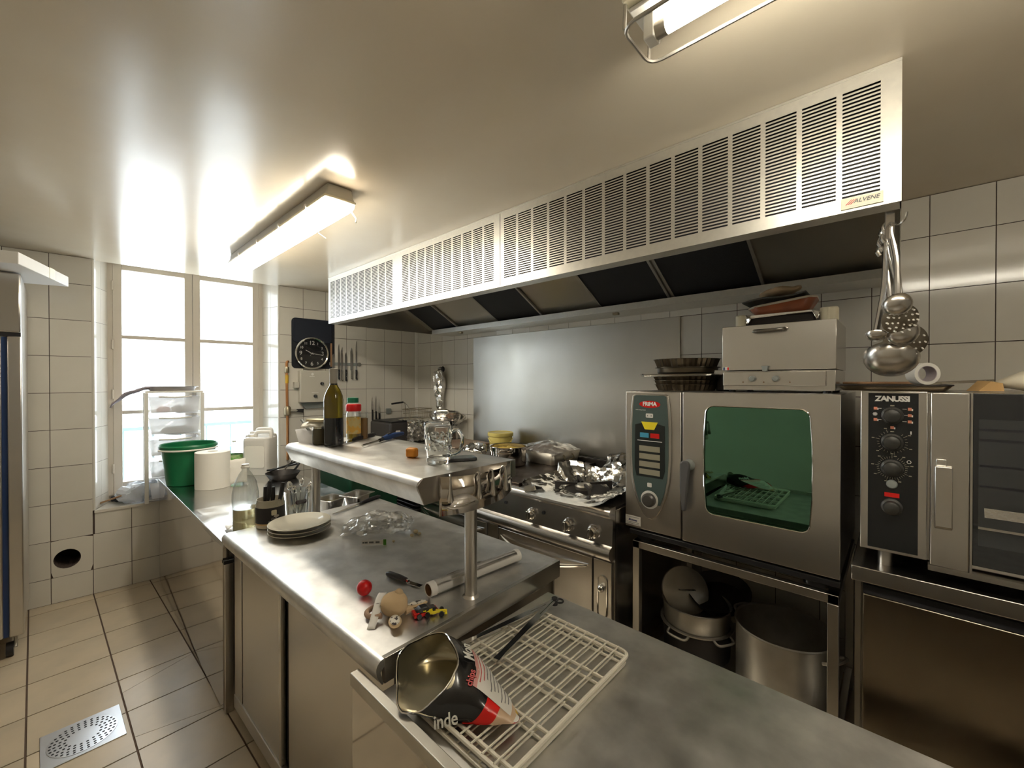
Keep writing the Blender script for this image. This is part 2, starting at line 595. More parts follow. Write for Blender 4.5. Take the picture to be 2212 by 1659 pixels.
# ---- window wall
WU0, WU1, WZ = 1.427, 2.615, 0.598      # opening in the wall
FU0, FU1 = 1.512, 2.545                 # opening at the frame, 0.2 deeper (splayed reveals)
WB = T('wall_back', None, None, (0, 0, 0), kind='structure')
def wbox(u0, u1, z0, z1, d0, d1):
    q = [wb(u0, 0, d0), wb(u1, 0, d0), wb(u1, 0, d1), wb(u0, 0, d1)]
    return prism([(p.x, p.y) for p in q][::-1], z0, z1)
HX, HZ, HR = 2.749, 0.291, 0.066        # round vent hole
def wall_with_hole():
    """left part of the wall, u 2.615..3.96, with a round hole"""
    u0, u1, z0, z1 = WU1, 3.99, 0, CEIL
    n = 24
    m = MB()
    circ = [(HX + HR * math.cos(2 * PI * i / n), HZ + HR * math.sin(2 * PI * i / n)) for i in range(n)]
    sq = []
    for i in range(n):
        a = 2 * PI * i / n
        c, s = math.cos(a), math.sin(a)
        k = 1 / max(abs(c), abs(s))
        sq.append((HX + 0.12 * c * k, HZ + 0.12 * s * k))
    def P(u, z, d):
        return wb(u, z, d)
    v = [P(*c, -0.004) for c in circ] + [P(*c, -0.004) for c in sq] + [P(*c, -0.30) for c in circ]
    f = [(i, (i + 1) % n, n + (i + 1) % n, n + i) for i in range(n)] + [(i, 2 * n + i, 2 * n + (i + 1) % n, (i + 1) % n) for i in range(n)]
    f.append(tuple(2 * n + i for i in range(n)))
    m.add(v, f)
    for (a, b, c, d) in ((u0, HX - 0.12, z0, z1), (HX + 0.12, u1, z0, z1), (HX - 0.12, HX + 0.12, z0, HZ - 0.12), (HX - 0.12, HX + 0.12, HZ + 0.12, z1)):
        m.join(wbox(a, b, c, d, -0.32, -0.004))
    return m
m = wbox(0, WU0, 0, CEIL, -0.32, -0.004).join(wbox(WU0, WU1, 0, WZ - 0.004, -0.32, -0.004)).join(wall_with_hole())
WB.p('masonry', m, 'grout', smooth=0)
TILES = {}
def wall_tile(parent, w, h, place):
    key = (round(w, 3), round(h, 3))
    if key not in TILES:
        TILES[key] = mesh('tile', box(0.0017, w - 0.0017, -0.004, 0, 0.0017, h - 0.0017), M['tile'], 0)
    o = link('tile', TILES[key], parent)
    o.matrix_local = place
    return o
rows = [2.4486 - 0.2525 * r for r in range(0, 11)]
RB = Matrix.Rotation(-PI / 2 - BA, 4, 'Z')      # local x along BV, local -y into the room... set below
def back_place(u, z):
    p = wb(u, z)
    return Matrix.Translation(p) @ Matrix(((-BV.x, -BN.x, 0, 0), (-BV.y, -BN.y, 0, 0), (0, 0, 1, 0), (0, 0, 0, 1)))
def back_tile(u0, u1, z0, z1):
    """split around the window opening"""
    z1 = min(z1, CEIL - 0.001)
    z0 = max(z0, 0.001)
    if z1 - z0 < 0.01:
        return
    parts = []
    if u1 <= WU0 or u0 >= WU1 or z1 <= WZ:
        parts = [(u0, u1, z0, z1)]
    else:
        if u0 < WU0 - 0.012:
            parts.append((u0, WU0, z0, z1))
        if u1 > WU1 + 0.012:
            parts.append((WU1, u1, z0, z1))
        if z0 < WZ - 0.012:
            parts.append((max(u0, WU0), min(u1, WU1), z0, WZ))
    for (a, b, c, d) in parts:
        if abs((a + b) / 2 - HX) < 0.12 and c < HZ < d:      # tile cut round the vent hole
            n = 24
            cu, cz = HX, HZ
            outer, inner = [], []
            for i in range(n):
                t = 2 * PI * i / n
                co, si = math.cos(t), math.sin(t)
                kx = ((b - cu) if co > 0 else (cu - a)) / max(abs(co), 1e-6)
                kz = ((d - cz) if si > 0 else (cz - c)) / max(abs(si), 1e-6)
                k = max(min(kx, kz), HR + 0.001) - 0.0012
                outer.append((co * k, si * k))
                inner.append((co * HR, si * HR))
            pl = ring([(-p[0], p[1]) for p in outer][::-1], [(-p[0], p[1]) for p in inner][::-1], -0.002, 0.002).xf(YZ)
            o = link('tile', mesh('tile', pl, M['tile'], 0), WB.o)
            o.matrix_local = back_place(cu, cz) @ Matrix.Translation((0, -0.002, 0))
            continue
        wall_tile(WB.o, b - a, d - c, back_place(b, c) @ Matrix.Translation((0, 0, 0)))
ub = [0.0] + [0.20203 + 0.20339 * k for k in range(0, 7)]
ul = [2.82568 + 0.20339 * (6 - c) for c in range(0, 13)][::-1]
ub = [u for u in ub if u < WU0 + 0.05] + [WU0 + 0.0]
ub = sorted(set(u for u in ub if u <= WU0))
ucols = [(ub[i], ub[i + 1]) for i in range(len(ub) - 1)]
ul = [u for u in [2.82568 + 0.20339 * k for k in range(-7, 6)] if u > WU0 + 0.05]
ucols += [(WU0, ul[0])] + [(ul[i], ul[i + 1]) for i in range(len(ul) - 1)]
for a, b in ucols:
    for r in range(10):
        back_tile(a, min(b, 3.96), rows[r + 1], rows[r])
# splayed reveals, sill and head
def reveal(ua, ub_, side):
    for c in range(2):
        for r in range(8):
            z0, z1 = max(rows[r + 1], WZ), min(rows[r], CEIL + 0.05)
            if z1 - z0 < 0.02:
                continue
            t0, t1 = c / 2 + 0.004, (c + 1) / 2 - 0.004
            q = []
            for t in (t0, t1):
                u = ua + (ub_ - ua) * t
                q.append(wb(u, 0, -0.2 * t))
            nrm = Vector((q[1].y - q[0].y, q[0].x - q[1].x, 0)).normalized()
            if nrm.dot(wb((WU0 + WU1) / 2, 0, -0.1) - q[0]) < 0:
                nrm = -nrm
            pts = [q[0], q[1], q[1] - nrm * 0.006, q[0] - nrm * 0.006]
            link('tile', mesh('tile', prism([(p.x, p.y) for p in pts], z0 + 0.001, z1 - 0.001), M['tile'], 0), WB.o)
    q = [wb(ua, 0, 0), wb(ub_, 0, -0.2), wb(ub_ + side * 0.06, 0, -0.2), wb(ua + side * 0.003, 0, 0)]
    o = [p - (BN * 0.006 if 0 else Vector((0, 0, 0))) for p in q]
    sh = BV * side * 0.0035
    WB.p('reveal_backing', prism([((p + sh).x, (p + sh).y) for p in o], WZ, 2.5), 'grout', smooth=0)
reveal(WU0, FU0, -1)
reveal(WU1, FU1, 1)
q = [wb(WU0, 0, 0.012), wb(WU1, 0, 0.012), wb(FU1, 0, -0.2), wb(FU0, 0, -0.2)]
WB.p('sill', prism([(p.x, p.y) for p in q][::-1], WZ - 0.02, WZ), 'tile')
hv = [wb(WU0 - 0.03, CEIL, 0.0), wb(WU1 + 0.03, CEIL, 0.0), wb(FU1 + 0.05, 2.462, -0.21), wb(FU0 - 0.05, 2.462, -0.21)]
WB.p('window_head', MB().add(hv + [p + Vector((0, 0, 0.08)) for p in hv], BOXF), 'ceil')
m = wbox(WU0 - 0.2, WU1 + 0.2, 2.455, 2.75, -0.32, -0.20)
WB.p('lintel', m, 'grout')

# ---- right wall
WR = T('wall_right', None, None, (0, 0, 0), kind='structure')
WR.p('masonry', box(-0.1, XE + 0.1, 0.004, 0.12, 0, CEIL), 'grout')
xs = [0.0, 0.049] + [0.2532 + 0.20425 * k for k in range(0, 27)]
xs = [0.0] + [0.2532 + 0.20425 * k for k in range(-0, 28)]
for i in range(len(xs) - 1):
    for r in range(10):
        z0, z1 = max(rows[r + 1], 0.001), min(rows[r], CEIL - 0.001)
        if z1 - z0 > 0.02 and xs[i] < 5.9:
            wall_tile(WR.o, xs[i + 1] - xs[i], z1 - z0, Matrix.Translation((xs[i], 0.0, z0)))
WL = one('wall_left', None, None, box(-0.5, XE + 0.1, YE - 0.12, YE, 0, CEIL), 'tile', kind='structure')
WF = one('wall_front', None, None, box(XE, XE + 0.12, YE, 0.0, 0, CEIL), 'tile', kind='structure')

one('trim_1', None, None, wbox(0.0, 0.036, 0.0, CEIL, 0.0, 0.010), 'white', kind='structure', bev=0.003)
for k, u in enumerate((WU0, WU1)):
    c = wb(u + (0.003 if k else -0.003), 0, -0.004)
    one('trim_%d' % (k + 2), None, None, cyl(0.010, WZ, CEIL - 0.001, 12).move(c.x, c.y, 0), 'tile', kind='structure')

# ---- window
WN = T('window_1', None, None, wb(2.03, WZ, -0.23), kind='structure')
def wpart(name, u0, u1, z0, z1, d0, d1, m, par=None, bev=0.003):
    return WN.p(name, wbox(u0, u1, z0, z1, d0, d1), m, par, bev, w=True)
fr = wbox(FU0 - 0.02, FU0 + 0.03, 0.60, 2.46, -0.27, -0.20)
for (a, b, c, d) in ((FU1 - 0.03, FU1 + 0.02, 0.60, 2.46), (FU0, FU1, 2.425, 2.46), (FU0, FU1, 0.60, 0.65)):
    fr.join(wbox(a, b, c, d, -0.27, -0.20))
WN.p('outer_frame', fr, 'wframe', w=True, bev=0.003)
def uof(px, py):
    p = at(px, py, B=-0.21)
    return -(p - Vector((0, 0, p.z))).dot(-BV)
for (u0, u1) in ((FU0 + 0.028, 2.029), (2.031, FU1 - 0.028)):
    s = MB()
    for (a, b, c, d) in ((u0, u0 + 0.052, 0.65, 2.425), (u1 - 0.052, u1, 0.65, 2.425), (u0 + 0.05, u1 - 0.05, 2.378, 2.425), (u0 + 0.05, u1 - 0.05, 0.65, 0.74)):
        s.join(wbox(a, b, c, d, -0.255, -0.195))
    so = WN.p('sash', s, 'wframe', w=True, bev=0.004)
    for z in (1.277, 1.862):
        wpart('glazing_bar', u0 + 0.05, u1 - 0.05, z - 0.014, z + 0.014, -0.25, -0.20, 'wframe', so)
    for (z0, z1) in ((0.74, 1.263), (1.291, 1.848), (1.876, 2.378)):
        wpart('pane', u0 + 0.05, u1 - 0.05, z0, z1, -0.229, -0.226, 'pane', so, 0)
    he = u0 if u0 < 2 else u1
    for z in (0.85, 1.42, 1.80, 2.25):
        c = wb(he, z, -0.192)
        WN.p('hinge', cyl(0.007, -0.035, 0.035, 8).move(c), 'wframe', so, w=True)
# ---- outside: railing, and a house added across the street to block lower sun rays
RL = T('balcony_railing', 'pale blue iron balcony railing seen through the window', 'railing', (-0.95, -2.0, 0.0))
RL.p('top_rail', box(-0.02, 0.02, -1.4, 1.4, 1.08, 1.11), 'teal')
RL.p('bottom_rail', box(-0.015, 0.015, -1.4, 1.4, 0.15, 0.17), 'teal')
for k in range(15):
    RL.p('baluster', cyl(0.009, 0.0, 1.08, 8).move(0, -1.4 + 0.2 * k, 0), 'teal')
BL = T('building', 'pale stone house front added across the street to block lower sun rays', 'building', (-7.5, -2.0, -4.0))
BL.p('wall', box(-0.6, 0, -9, 9, 0, 10.95), 'facade')
for k in range(4):
    for z in (4.2, 7.6):
        wn = BL.p('window', box(0, 0.05, -6.9 + 3.6 * k, -5.7 + 3.6 * k, z, z + 1.9), 'white')
        BL.p('pane', box(0.05, 0.06, -6.8 + 3.6 * k, -5.8 + 3.6 * k, z + 0.1, z + 1.8), 'labelw', wn)
BL.p('cornice', box(-0.6, 0.25, -9, 9, 10.8, 11.0), 'facade')

# ---- fluorescent battens
def batten(label, x0, x1, y, lit_cover):
    t = T('fluorescent_light', label, 'light', ((x0 + x1) / 2, y, CEIL), group='fluorescent ceiling battens')
    h = (x1 - x0) / 2
    body = prismX([(-0.055, 0), (-0.06, -0.035), (-0.068, -0.05), (-0.068, -0.06), (0.068, -0.06), (0.068, -0.05), (0.06, -0.035), (0.055, 0)], -h, h)
    t.p('housing', body, 'greybox', bev=0.004)
    t.p('gasket', box(-h - 0.006, h + 0.006, -0.072, 0.072, -0.064, -0.052), 'cream', bev=0.004)
    if lit_cover:
        pr = [(-0.066, -0.064)] + [(-0.066 * math.cos(a), -0.064 - 0.058 * math.sin(a)) for a in [PI * k / 10 for k in range(1, 10)]] + [(0.066, -0.064)]
        t.p('diffuser', prismX(pr[::-1], -h + 0.06, h - 0.0), 'lens')
        t.p('end_cover', prismX(pr[::-1], h, h + 0.004), 'frost')
        t.p('end_cover', prismX(pr[::-1], -h, -h + 0.06), 'frost')
        for k in range(4):
            t.p('clip', box(-h + 0.25 + k * 0.36, -h + 0.27 + k * 0.36, -0.078, 0.078, -0.07, -0.045), 'white', bev=0.002)
        tab = t.p('latch', tube([(h - 0.03, 0.06, -0.08), (h - 0.02, 0.085, -0.115), (h - 0.015, 0.08, -0.135)], 0.004, 6), 'greybox')
        t.p('wire_clip', tube([(h - 0.38, 0.06, -0.10), (h - 0.36, 0.09, -0.125)], 0.002, 6), 'greybox')
    else:
        t.p('reflector', box(-h, h, -0.05, 0.05, -0.075, -0.066), 'white', bev=0.003)
        for s in (-1, 1):
            t.p('lamp_holder', box(s * (h - 0.03) - 0.012, s * (h - 0.03) + 0.012, -0.018, 0.018, -0.125, -0.070), 'white', bev=0.003)
            t.p('end_cap', cyl(0.0165, -0.012, 0.012, 16).rot(PI / 2, 'Y').move(s * (h - 0.052), 0, -0.108), 'alu')
        t.p('tube', cyl(0.0155, -h + 0.06, h - 0.06, 16).rot(PI / 2, 'Y').move(0, 0, -0.108), 'tube')
        pr = rrect(2 * h + 0.012, 0.142, 0.03, 4)
        t.p('cover_rim', tube([(p[0], p[1], -0.118) for p in pr], 0.004, 6, True), 'alu')
        for y_ in (-0.06, 0.06):
            t.p('cover_foot', tube([(-h - 0.002, y_, -0.06), (-h - 0.004, y_, -0.116)], 0.004, 6), 'alu')
    return t
batten('lit fluorescent batten with glowing cover, on the ceiling near the window', 0.66, 2.20, -1.915, True)
batten('lit fluorescent batten with bare bright tube, on the ceiling above the counter', 3.60, 5.15, -1.88, False)
# ================================================================== extractor hood
HY, HZ0, HX0, HX1 = -1.228, 2.004, 0.495, 4.034
HD = T('extractor_hood', 'long steel extractor hood with slotted grille front above the ovens', 'hood', ((HX0 + HX1) / 2, -0.6, HZ0))
def louvre(x0, x1, groups, nslot=28, z0=2.045, z1=2.352):
    """slotted sheet: groups of (xa, xb, columns)"""
    m = MB()
    def strip(a, b, c, d):
        if b - a > 1e-5 and d - c > 1e-5:
            m.add([(a, HY, c), (b, HY, c), (b, HY, d), (a, HY, d)], [(0, 1, 2, 3)])
    strip(x0, x1, HZ0, z0)
    strip(x0, x1, z1, CEIL - 0.003)
    x = x0
    p = (z1 - z0) / nslot
    for (ga, gb, n) in groups:
        w = (gb - ga) / n
        for k in range(n):
            a, b = ga + k * w + 0.007, ga + (k + 1) * w - 0.007
            strip(x, a, z0, z1)
            for r in range(nslot):
                strip(a, b, z0 + r * p + p * 0.54, z0 + (r + 1) * p)
            x = b
    strip(x, x1, z0, z1)
    return m
HD.p('grille_panel', louvre(HX0, 2.522, [(0.525, 1.505, 10), (1.61, 2.485, 10)]), 'hoodf', w=True, thick=0.0008, smooth=0)
HD.p('grille_panel', louvre(2.526, HX1, [(2.545, 3.998, 15)]), 'hoodf', w=True, thick=0.0008, smooth=0)
HD.p('plenum', box(HX0 + 0.01, HX1 - 0.01, HY + 0.035, HY + 0.05, 2.02, CEIL - 0.004), 'dark', w=True)
HD.p('front_lip', prismX([(HY - 0.001, HZ0), (HY + 0.068, HZ0), (HY + 0.068, HZ0 + 0.02), (HY + 0.06, HZ0 + 0.004), (HY - 0.001, HZ0 + 0.004)], HX0, HX1), 'hoodf', w=True)
HD.p('top_trim', box(HX0, HX1, HY - 0.004, HY, CEIL - 0.008, CEIL - 0.001), 'hoodf', w=True)
HD.p('side_panel', box(HX0, HX0 + 0.003, HY, -0.002, HZ0, CEIL - 0.002), 'hoodin', w=True)
HD.p('side_panel', box(HX1 - 0.003, HX1, HY, -0.002, HZ0, CEIL - 0.002), 'hoodf', w=True)
FZ = lambda y: 2.035 + 0.542 * (-0.2 - y)
HD.p('inner_panel', prismX([(-0.2, FZ(-0.2)), (-0.2, FZ(-0.2) + 0.01), (-0.83, FZ(-0.83) + 0.006), (-0.83, FZ(-0.83))], HX0 + 0.004, HX1 - 0.004), 'hoodin', w=True)
HD.p('inner_front', box(HX0 + 0.004, HX1 - 0.004, HY + 0.058, HY + 0.062, HZ0 + 0.01, CEIL - 0.004), 'hoodin', w=True)
for (a, b) in ((0.598, 0.973), (1.514, 1.995), (2.52, 2.997), (3.026, 3.502)):
    f = HD.p('grease_filter', prismX([(-0.205, FZ(-0.205) - 0.012), (-0.205, FZ(-0.205) - 0.001), (-0.80, FZ(-0.80) - 0.001), (-0.80, FZ(-0.80) - 0.012)], a, b), 'filt', w=True)
    for x in (a, b):
        HD.p('filter_rail', prismX([(-0.205, FZ(-0.205) - 0.018), (-0.205, FZ(-0.205) - 0.002), (-0.80, FZ(-0.80) - 0.002), (-0.80, FZ(-0.80) - 0.018)], x - 0.011, x + 0.004), 'alu', f, w=True)
    HD.p('filter_latch', ball(0.012, 0.008, 0.010, 10, 6).move((a + b) / 2, -0.205, FZ(-0.205) - 0.016), 'alu', f, w=True)
HD.p('grease_gutter', prismX([(-0.255, 1.985), (-0.012, 1.985), (-0.012, 2.05), (-0.02, 2.05), (-0.02, 1.993), (-0.247, 1.993), (-0.247, 2.026), (-0.255, 2.026)], 0.62, 3.985), 'hoodf', w=True)
for x in (1.0, 2.62):
    HD.p('drain_tap', box(x - 0.02, x + 0.02, -0.215, -0.19, 1.968, 1.985), 'brass', w=True, bev=0.002)
pl = HD.p('maker_plate', box(3.906, 3.998, HY - 0.0045, HY - 0.001, 2.012, 2.043), mat('plate_cream', (0.80, 0.76, 0.60), 0.4), w=True)
HD.p('lettering', textmesh('ALVENE', 0.0155, 0.0004, 0.0002, 0.25).xf(YZ).move(3.962, HY - 0.005, 2.0295), 'ink', pl, w=True)
HD.p('small_print', box(3.925, 3.985, HY - 0.005, HY - 0.0045, 2.0165, 2.0182), 'labelw', pl, w=True)
for k in range(3):
    HD.p('logo_stroke', prismY([(3.916 + k * 0.005, 2.023), (3.919 + k * 0.005, 2.023), (3.931 + k * 0.005, 2.036), (3.929 + k * 0.005, 2.036)], HY - 0.0052, HY - 0.0045), 'inkred', pl, w=True)

# ================================================================== steel splashback
one('splashback', 'plain stainless sheet fixed to tiled wall behind the cooking range', 'splashback',
    box(0.966, 2.981, -0.014, -0.004, 0.90, 1.943), mat('splash_steel', (0.47, 0.455, 0.42), 0.36, 1.0, rvar=(3, 0.32, 0.40), var=(1.6, (0.42, 0.40, 0.35))), (1.97, -0.009, 0.90), w=True, bev=0.001)

# ================================================================== cooking range
RX0, RX1, RYF = 1.40, 3.015, -0.955
RG = T('cooking_range', 'stainless cooking range with chrome knobs and two oven doors', 'range', ((RX0 + RX1) / 2, -0.5, 0))
RG.p('body', box(RX0, RX1, RYF + 0.03, -0.07, 0.10, 0.885), 'steelh', w=True, bev=0.002)
for x in (RX0 + 0.06, RX1 - 0.06):
    for y in (-0.86, -0.14):
        RG.p('foot', cyl(0.022, 0.0, 0.10, 12).move(x, y, 0), 'steel', w=True)
RG.p('bullnose_rail', prismX([(RYF + 0.035, 0.905), (RYF + 0.0, 0.903), (RYF - 0.018, 0.894), (RYF - 0.026, 0.880), (RYF - 0.026, 0.866), (RYF - 0.012, 0.852), (RYF + 0.006, 0.846), (RYF + 0.035, 0.846)][::-1], RX0, RX1), 'steelh', w=True)
RG.p('control_panel', prismX([(RYF + 0.035, 0.846), (RYF + 0.010, 0.846), (RYF + 0.0, 0.715), (RYF + 0.035, 0.715)][::-1], RX0, RX1), 'steelh', w=True)
RG.p('towel_rail', prismX([(RYF + 0.035, 0.715), (RYF + 0.0, 0.715), (RYF - 0.022, 0.704), (RYF - 0.032, 0.685), (RYF - 0.030, 0.664), (RYF - 0.012, 0.648), (RYF + 0.035, 0.646)][::-1], RX0, RX1), 'steelh', w=True)
RG.p('solid_top', box(RX0 + 0.01, 2.40, -0.945, -0.10, 0.885, 0.921), mat('hot_plate', (0.10, 0.075, 0.06), 0.35, 0.85, rvar=(6, 0.25, 0.5)), w=True, bev=0.004)
RG.p('burner_well', box(2.405, RX1 - 0.006, -0.925, -0.10, 0.885, 0.897), 'iron', w=True)
RG.p('flue_grille', box(RX0 + 0.05, RX1 - 0.02, -0.10, -0.04, 0.885, 0.945), 'iron', w=True, bev=0.004)
for k in range(16):
    RG.p('flue_slot', box(2.05 + k * 0.055, 2.075 + k * 0.055, -0.098, -0.045, 0.9455, 0.948), 'dark', w=True)
def burner(x, y):
    RG.p('burner_cap', lathe([(0.045, 0.897), (0.050, 0.915), (0.045, 0.925), (0.012, 0.929)], 20).move(x, y, 0), 'alu', w=True)
    for a in (45, 135, 225, 315):
        c, s = math.cos(math.radians(a)), math.sin(math.radians(a))
        m = MB()
        pr = [(0.035, 0.935), (0.155, 0.942), (0.165, 0.942), (0.165, 0.905), (0.148, 0.905), (0.13, 0.925), (0.04, 0.925)]
        RG.p('pan_support_bar', prismY(pr, -0.007, 0.007).rot(math.radians(a)).move(x, y, 0), 'iron', w=True)
for (x, y) in ((2.70, -0.72), (2.70, -0.34)):
    burner(x, y)
def knob(x, z, y=RYF + 0.004):
    k = RG.p('knob', lathe([(0.030, 0), (0.034, 0.006), (0.030, 0.016), (0.026, 0.018), (0.026, 0.030), (0.020, 0.036), (0.001, 0.037)], 24).xf(YZ).move(x, y, z), 'chrome', w=True)
    RG.p('grip', box(-0.006, 0.006, -0.048, -0.03, -0.025, 0.025).move(x, y, z), 'chrome', k, w=True, bev=0.003)
for x in (1.62, 1.93, 2.505, 2.760, 2.912):
    knob(x, 0.765)
for x in (2.30, 2.59):
    RG.p('gas_hole', cyl(0.010, 0, 0.004, 12).xf(YZ).move(x, RYF + 0.003, 0.79), 'dark', w=True)
for (a, b) in ((RX0 + 0.02, 2.135), (2.235, 2.905)):
    d = RG.p('oven_door', box(a + 0.003, b - 0.003, RYF + 0.003, RYF + 0.032, 0.14, 0.628), 'steelh', w=True, bev=0.003)
    n = 12
    pth = [(a + 0.03 + (b - a - 0.06) * i / n, RYF - 0.006 - 0.05 * math.sin(PI * i / n), 0.585 - 0.045 * math.sin(PI * i / n)) for i in range(n + 1)]
    RG.p('handle', tube(pth, [0.005 + 0.009 * math.sin(PI * i / n) for i in range(n + 1)], 10), 'chrome', d, w=True)
RG.p('centre_post', box(2.14, 2.23, RYF + 0.006, RYF + 0.032, 0.12, 0.635), 'steelh', w=True, bev=0.002)
tc_ = RG.p('tap_column', box(2.91, RX1 - 0.004, RYF + 0.003, RYF + 0.032, 0.12, 0.632), 'steelh', w=True, bev=0.002)
pr = rrect(0.055, 0.21, 0.027, 6)
pi_ = rrect(0.045, 0.20, 0.022, 6)
RG.p('tap_recess', ring(pr, pi_, -0.004, 0.004).xf(YZ).move(2.962, RYF + 0.001, 0.455), 'chrome', tc_, w=True)
RG.p('tap_backing', prism(pi_, 0, 0.001).xf(YZ).move(2.962, RYF + 0.001, 0.455), 'hoodin', tc_, w=True)
RG.p('tap_knob', ball(0.017, 0.02, 0.02, 14, 8).move(2.962, RYF - 0.012, 0.50), 'chrome', tc_, w=True)
RG.p('plinth', box(RX0 + 0.03, RX1 - 0.03, -0.88, -0.86, 0.0, 0.10), 'hoodin', w=True)

# ---- fry table beside the range
FT = T('fry_station_table', 'dark steel table in the corner carrying the fryer', 'table', (0.72, -0.42, 0))
FT.p('table_top', box(0.08, 1.37, -0.80, -0.04, 0.86, 0.90), 'steelh', w=True, bev=0.004)
for x in (0.12, 1.33):
    for y in (-0.77, -0.08):
        FT.p('leg', box(x - 0.02, x + 0.02, y - 0.02, y + 0.02, 0.0, 0.86), 'steel', w=True)
FT.p('undershelf', box(0.10, 1.35, -0.78, -0.06, 0.36, 0.38), 'iron', w=True)
for k in range(5):
    r = T('oven_rack', 'black wire oven rack stored flat under the fry table, number %s from the top' % ['one', 'two', 'three', 'four', 'five'][4 - k], 'rack', (0.75, -0.45, 0.385 + 0.03 * k), rz=0.06 * (k - 2), group='oven racks under the fry table')
    r.p('rim', tube([(p[0], p[1], 0.006) for p in rrect(0.56, 0.52, 0.04, 4)], 0.006, 6, True), 'iron')
    bars = MB()
    for i in range(9):
        r.p('bar', tube([(-0.24 + i * 0.06, -0.255, 0.006), (-0.24 + i * 0.06, 0.255, 0.006)], 0.003, 5), 'iron')

# ================================================================== combi oven
FX0, FX1, FY, FZ0, FZ1 = 3.032, 3.880, -0.85, 0.80, 1.470
FM = T('combi_oven', 'stainless combi oven with green tinted door glass and grey control panel', 'oven', ((FX0 + FX1) / 2, -0.47, 0.737))
FM.p('body', box(FX0, FX1 - 0.005, FY + 0.03, -0.10, 0.79, FZ1), 'steel', w=True, bev=0.003)
FM.p('control_housing', box(FX0, 3.306, FY - 0.002, FY + 0.03, FZ0, FZ1), 'steel', w=True, bev=0.004)
for x in (FX0 + 0.08, FX1 - 0.08):
    for y in (-0.78, -0.16):
        FM.p('foot', lathe([(0.045, 0.737), (0.045, 0.76), (0.03, 0.79)], 14).move(x, y, 0), 'black', w=True)
FM.p('drip_tray', box(FX0 + 0.02, FX1, FY + 0.0, FY + 0.05, 0.765, 0.79), 'black', w=True, bev=0.004)
dw = [(3.602 + 0.185 * sx, z) for sx, z in ()]
def door_outline(x0, x1, z0, z1, bulge, n=6, r=0.03):
    """rounded window with gently bowed sides"""
    p = []
    cx, cz = (x0 + x1) / 2, (z0 + z1) / 2
    for (q, r_) in enumerate(rrect(x1 - x0, z1 - z0, r, 4)):
        x, z = r_
        k = 1 - (2 * z / (z1 - z0)) ** 2
        p.append((cx + x + (bulge if x > 0 else -bulge) * k, cz + z))
    # add side midpoints for the bow
    out = []
    for i, a in enumerate(p):
        out.append(a)
        b = p[(i + 1) % len(p)]
        if math.dist(a, b) > 0.1 and abs(a[0] - b[0]) < 0.05:
            for t in (0.25, 0.5, 0.75):
                z = a[1] + (b[1] - a[1]) * t
                k = 1 - (2 * (z - cz) / (z1 - z0)) ** 2
                out.append((a[0] + (b[0] - a[0]) * t + (bulge if a[0] > cx else -bulge) * (k - 0.0) * 1.0, z))
    return out
inn = door_outline(3.417, 3.787, 0.945, 1.412, 0.008)
oc = (3.599, (FZ0 + FZ1) / 2)
outr = []
for (x, z) in inn:
    dx, dz = x - 3.602, z - 1.178
    kx = ((3.879 - 3.602) if dx > 0 else (3.602 - 3.316)) / max(abs(dx), 1e-6)
    kz = ((FZ1 - 1.178) if dz > 0 else (1.178 - FZ0)) / max(abs(dz), 1e-6)
    k = min(kx, kz)
    outr.append((3.602 + dx * k, 1.178 + dz * k))
# snap corners of the door panel
for (cx, cz) in ((3.879, FZ1), (3.316, FZ1), (3.316, FZ0), (3.879, FZ0)):
    i = min(range(len(outr)), key=lambda i: math.dist(outr[i], (cx, cz)))
    outr[i] = (cx, cz)
door = FM.p('door', ring(outr, inn, 0, 0.035).xf(YZ).move(0, FY + 0.026, 0), 'steel', w=True, bev=0.002)
FM.p('door_glass', prism(inn, 0, 0.004).xf(YZ).move(0, FY + 0.0, 0), 'ovenglass', door, w=True)
FM.p('glass_trim', tube([(p[0], FY - 0.010, p[1]) for p in inn], 0.0025, 6, True), 'chrome', door, w=True)
FM.p('handle_boss', lathe([(0.026, 0), (0.024, 0.02), (0.018, 0.03)], 16).xf(YZ).move(3.345, FY - 0.008, 1.145), 'greyp', door, w=True)
FM.p('handle', prismY([(3.318, 1.155), (3.330, 1.168), (3.350, 1.168), (3.362, 1.150), (3.352, 1.06), (3.344, 0.945), (3.326, 0.945), (3.318, 1.05)], FY - 0.052, FY - 0.030), mat('handle_grey', (0.10, 0.10, 0.105), 0.35), door, w=True, bev=0.006)
hw = [(1.456, 0.078), (1.45, 0.090), (1.40, 0.096), (1.30, 0.102), (1.15, 0.103), (1.05, 0.096), (0.98, 0.080), (0.92, 0.058), (0.88, 0.034), (0.862, 0.012)]
def bezel(s, dz=0.0):
    l = [(3.163 - w_ * s, z + dz) for z, w_ in hw]
    r_ = [(3.163 + w_ * s, z + dz) for z, w_ in hw][::-1]
    return l + r_
bz = FM.p('panel_bezel', prismY(bezel(1.0), FY - 0.012, FY - 0.001), 'steelh', w=True, bev=0.003)
FM.p('panel_face', prismY([(x, 1.16 + (z - 1.16) * 0.965 + 0.006) for x, z in bezel(0.88) if z > 0.915], FY - 0.0145, FY - 0.011), 'frimap', bz, w=True)
FM.p('logo_oval', lathe([(1, 0), (1, 0.0012)], 28).scl(0.052, 0.017, 1).xf(YZ).move(3.163, FY - 0.0145, 1.409), 'redgloss', bz, w=True)
FM.p('logo_letters', textmesh('FRiMA', 0.026, 0.0004, 0.0010, 0, 0.95).xf(YZ).move(3.163, FY - 0.0162, 1.410), 'whitep', bz, w=True)
FM.p('model_line', textmesh('SelfCooking Center', 0.0065, 0.0003).xf(YZ).move(3.118, FY - 0.0148, 1.381), 'whitep', bz, w=True)
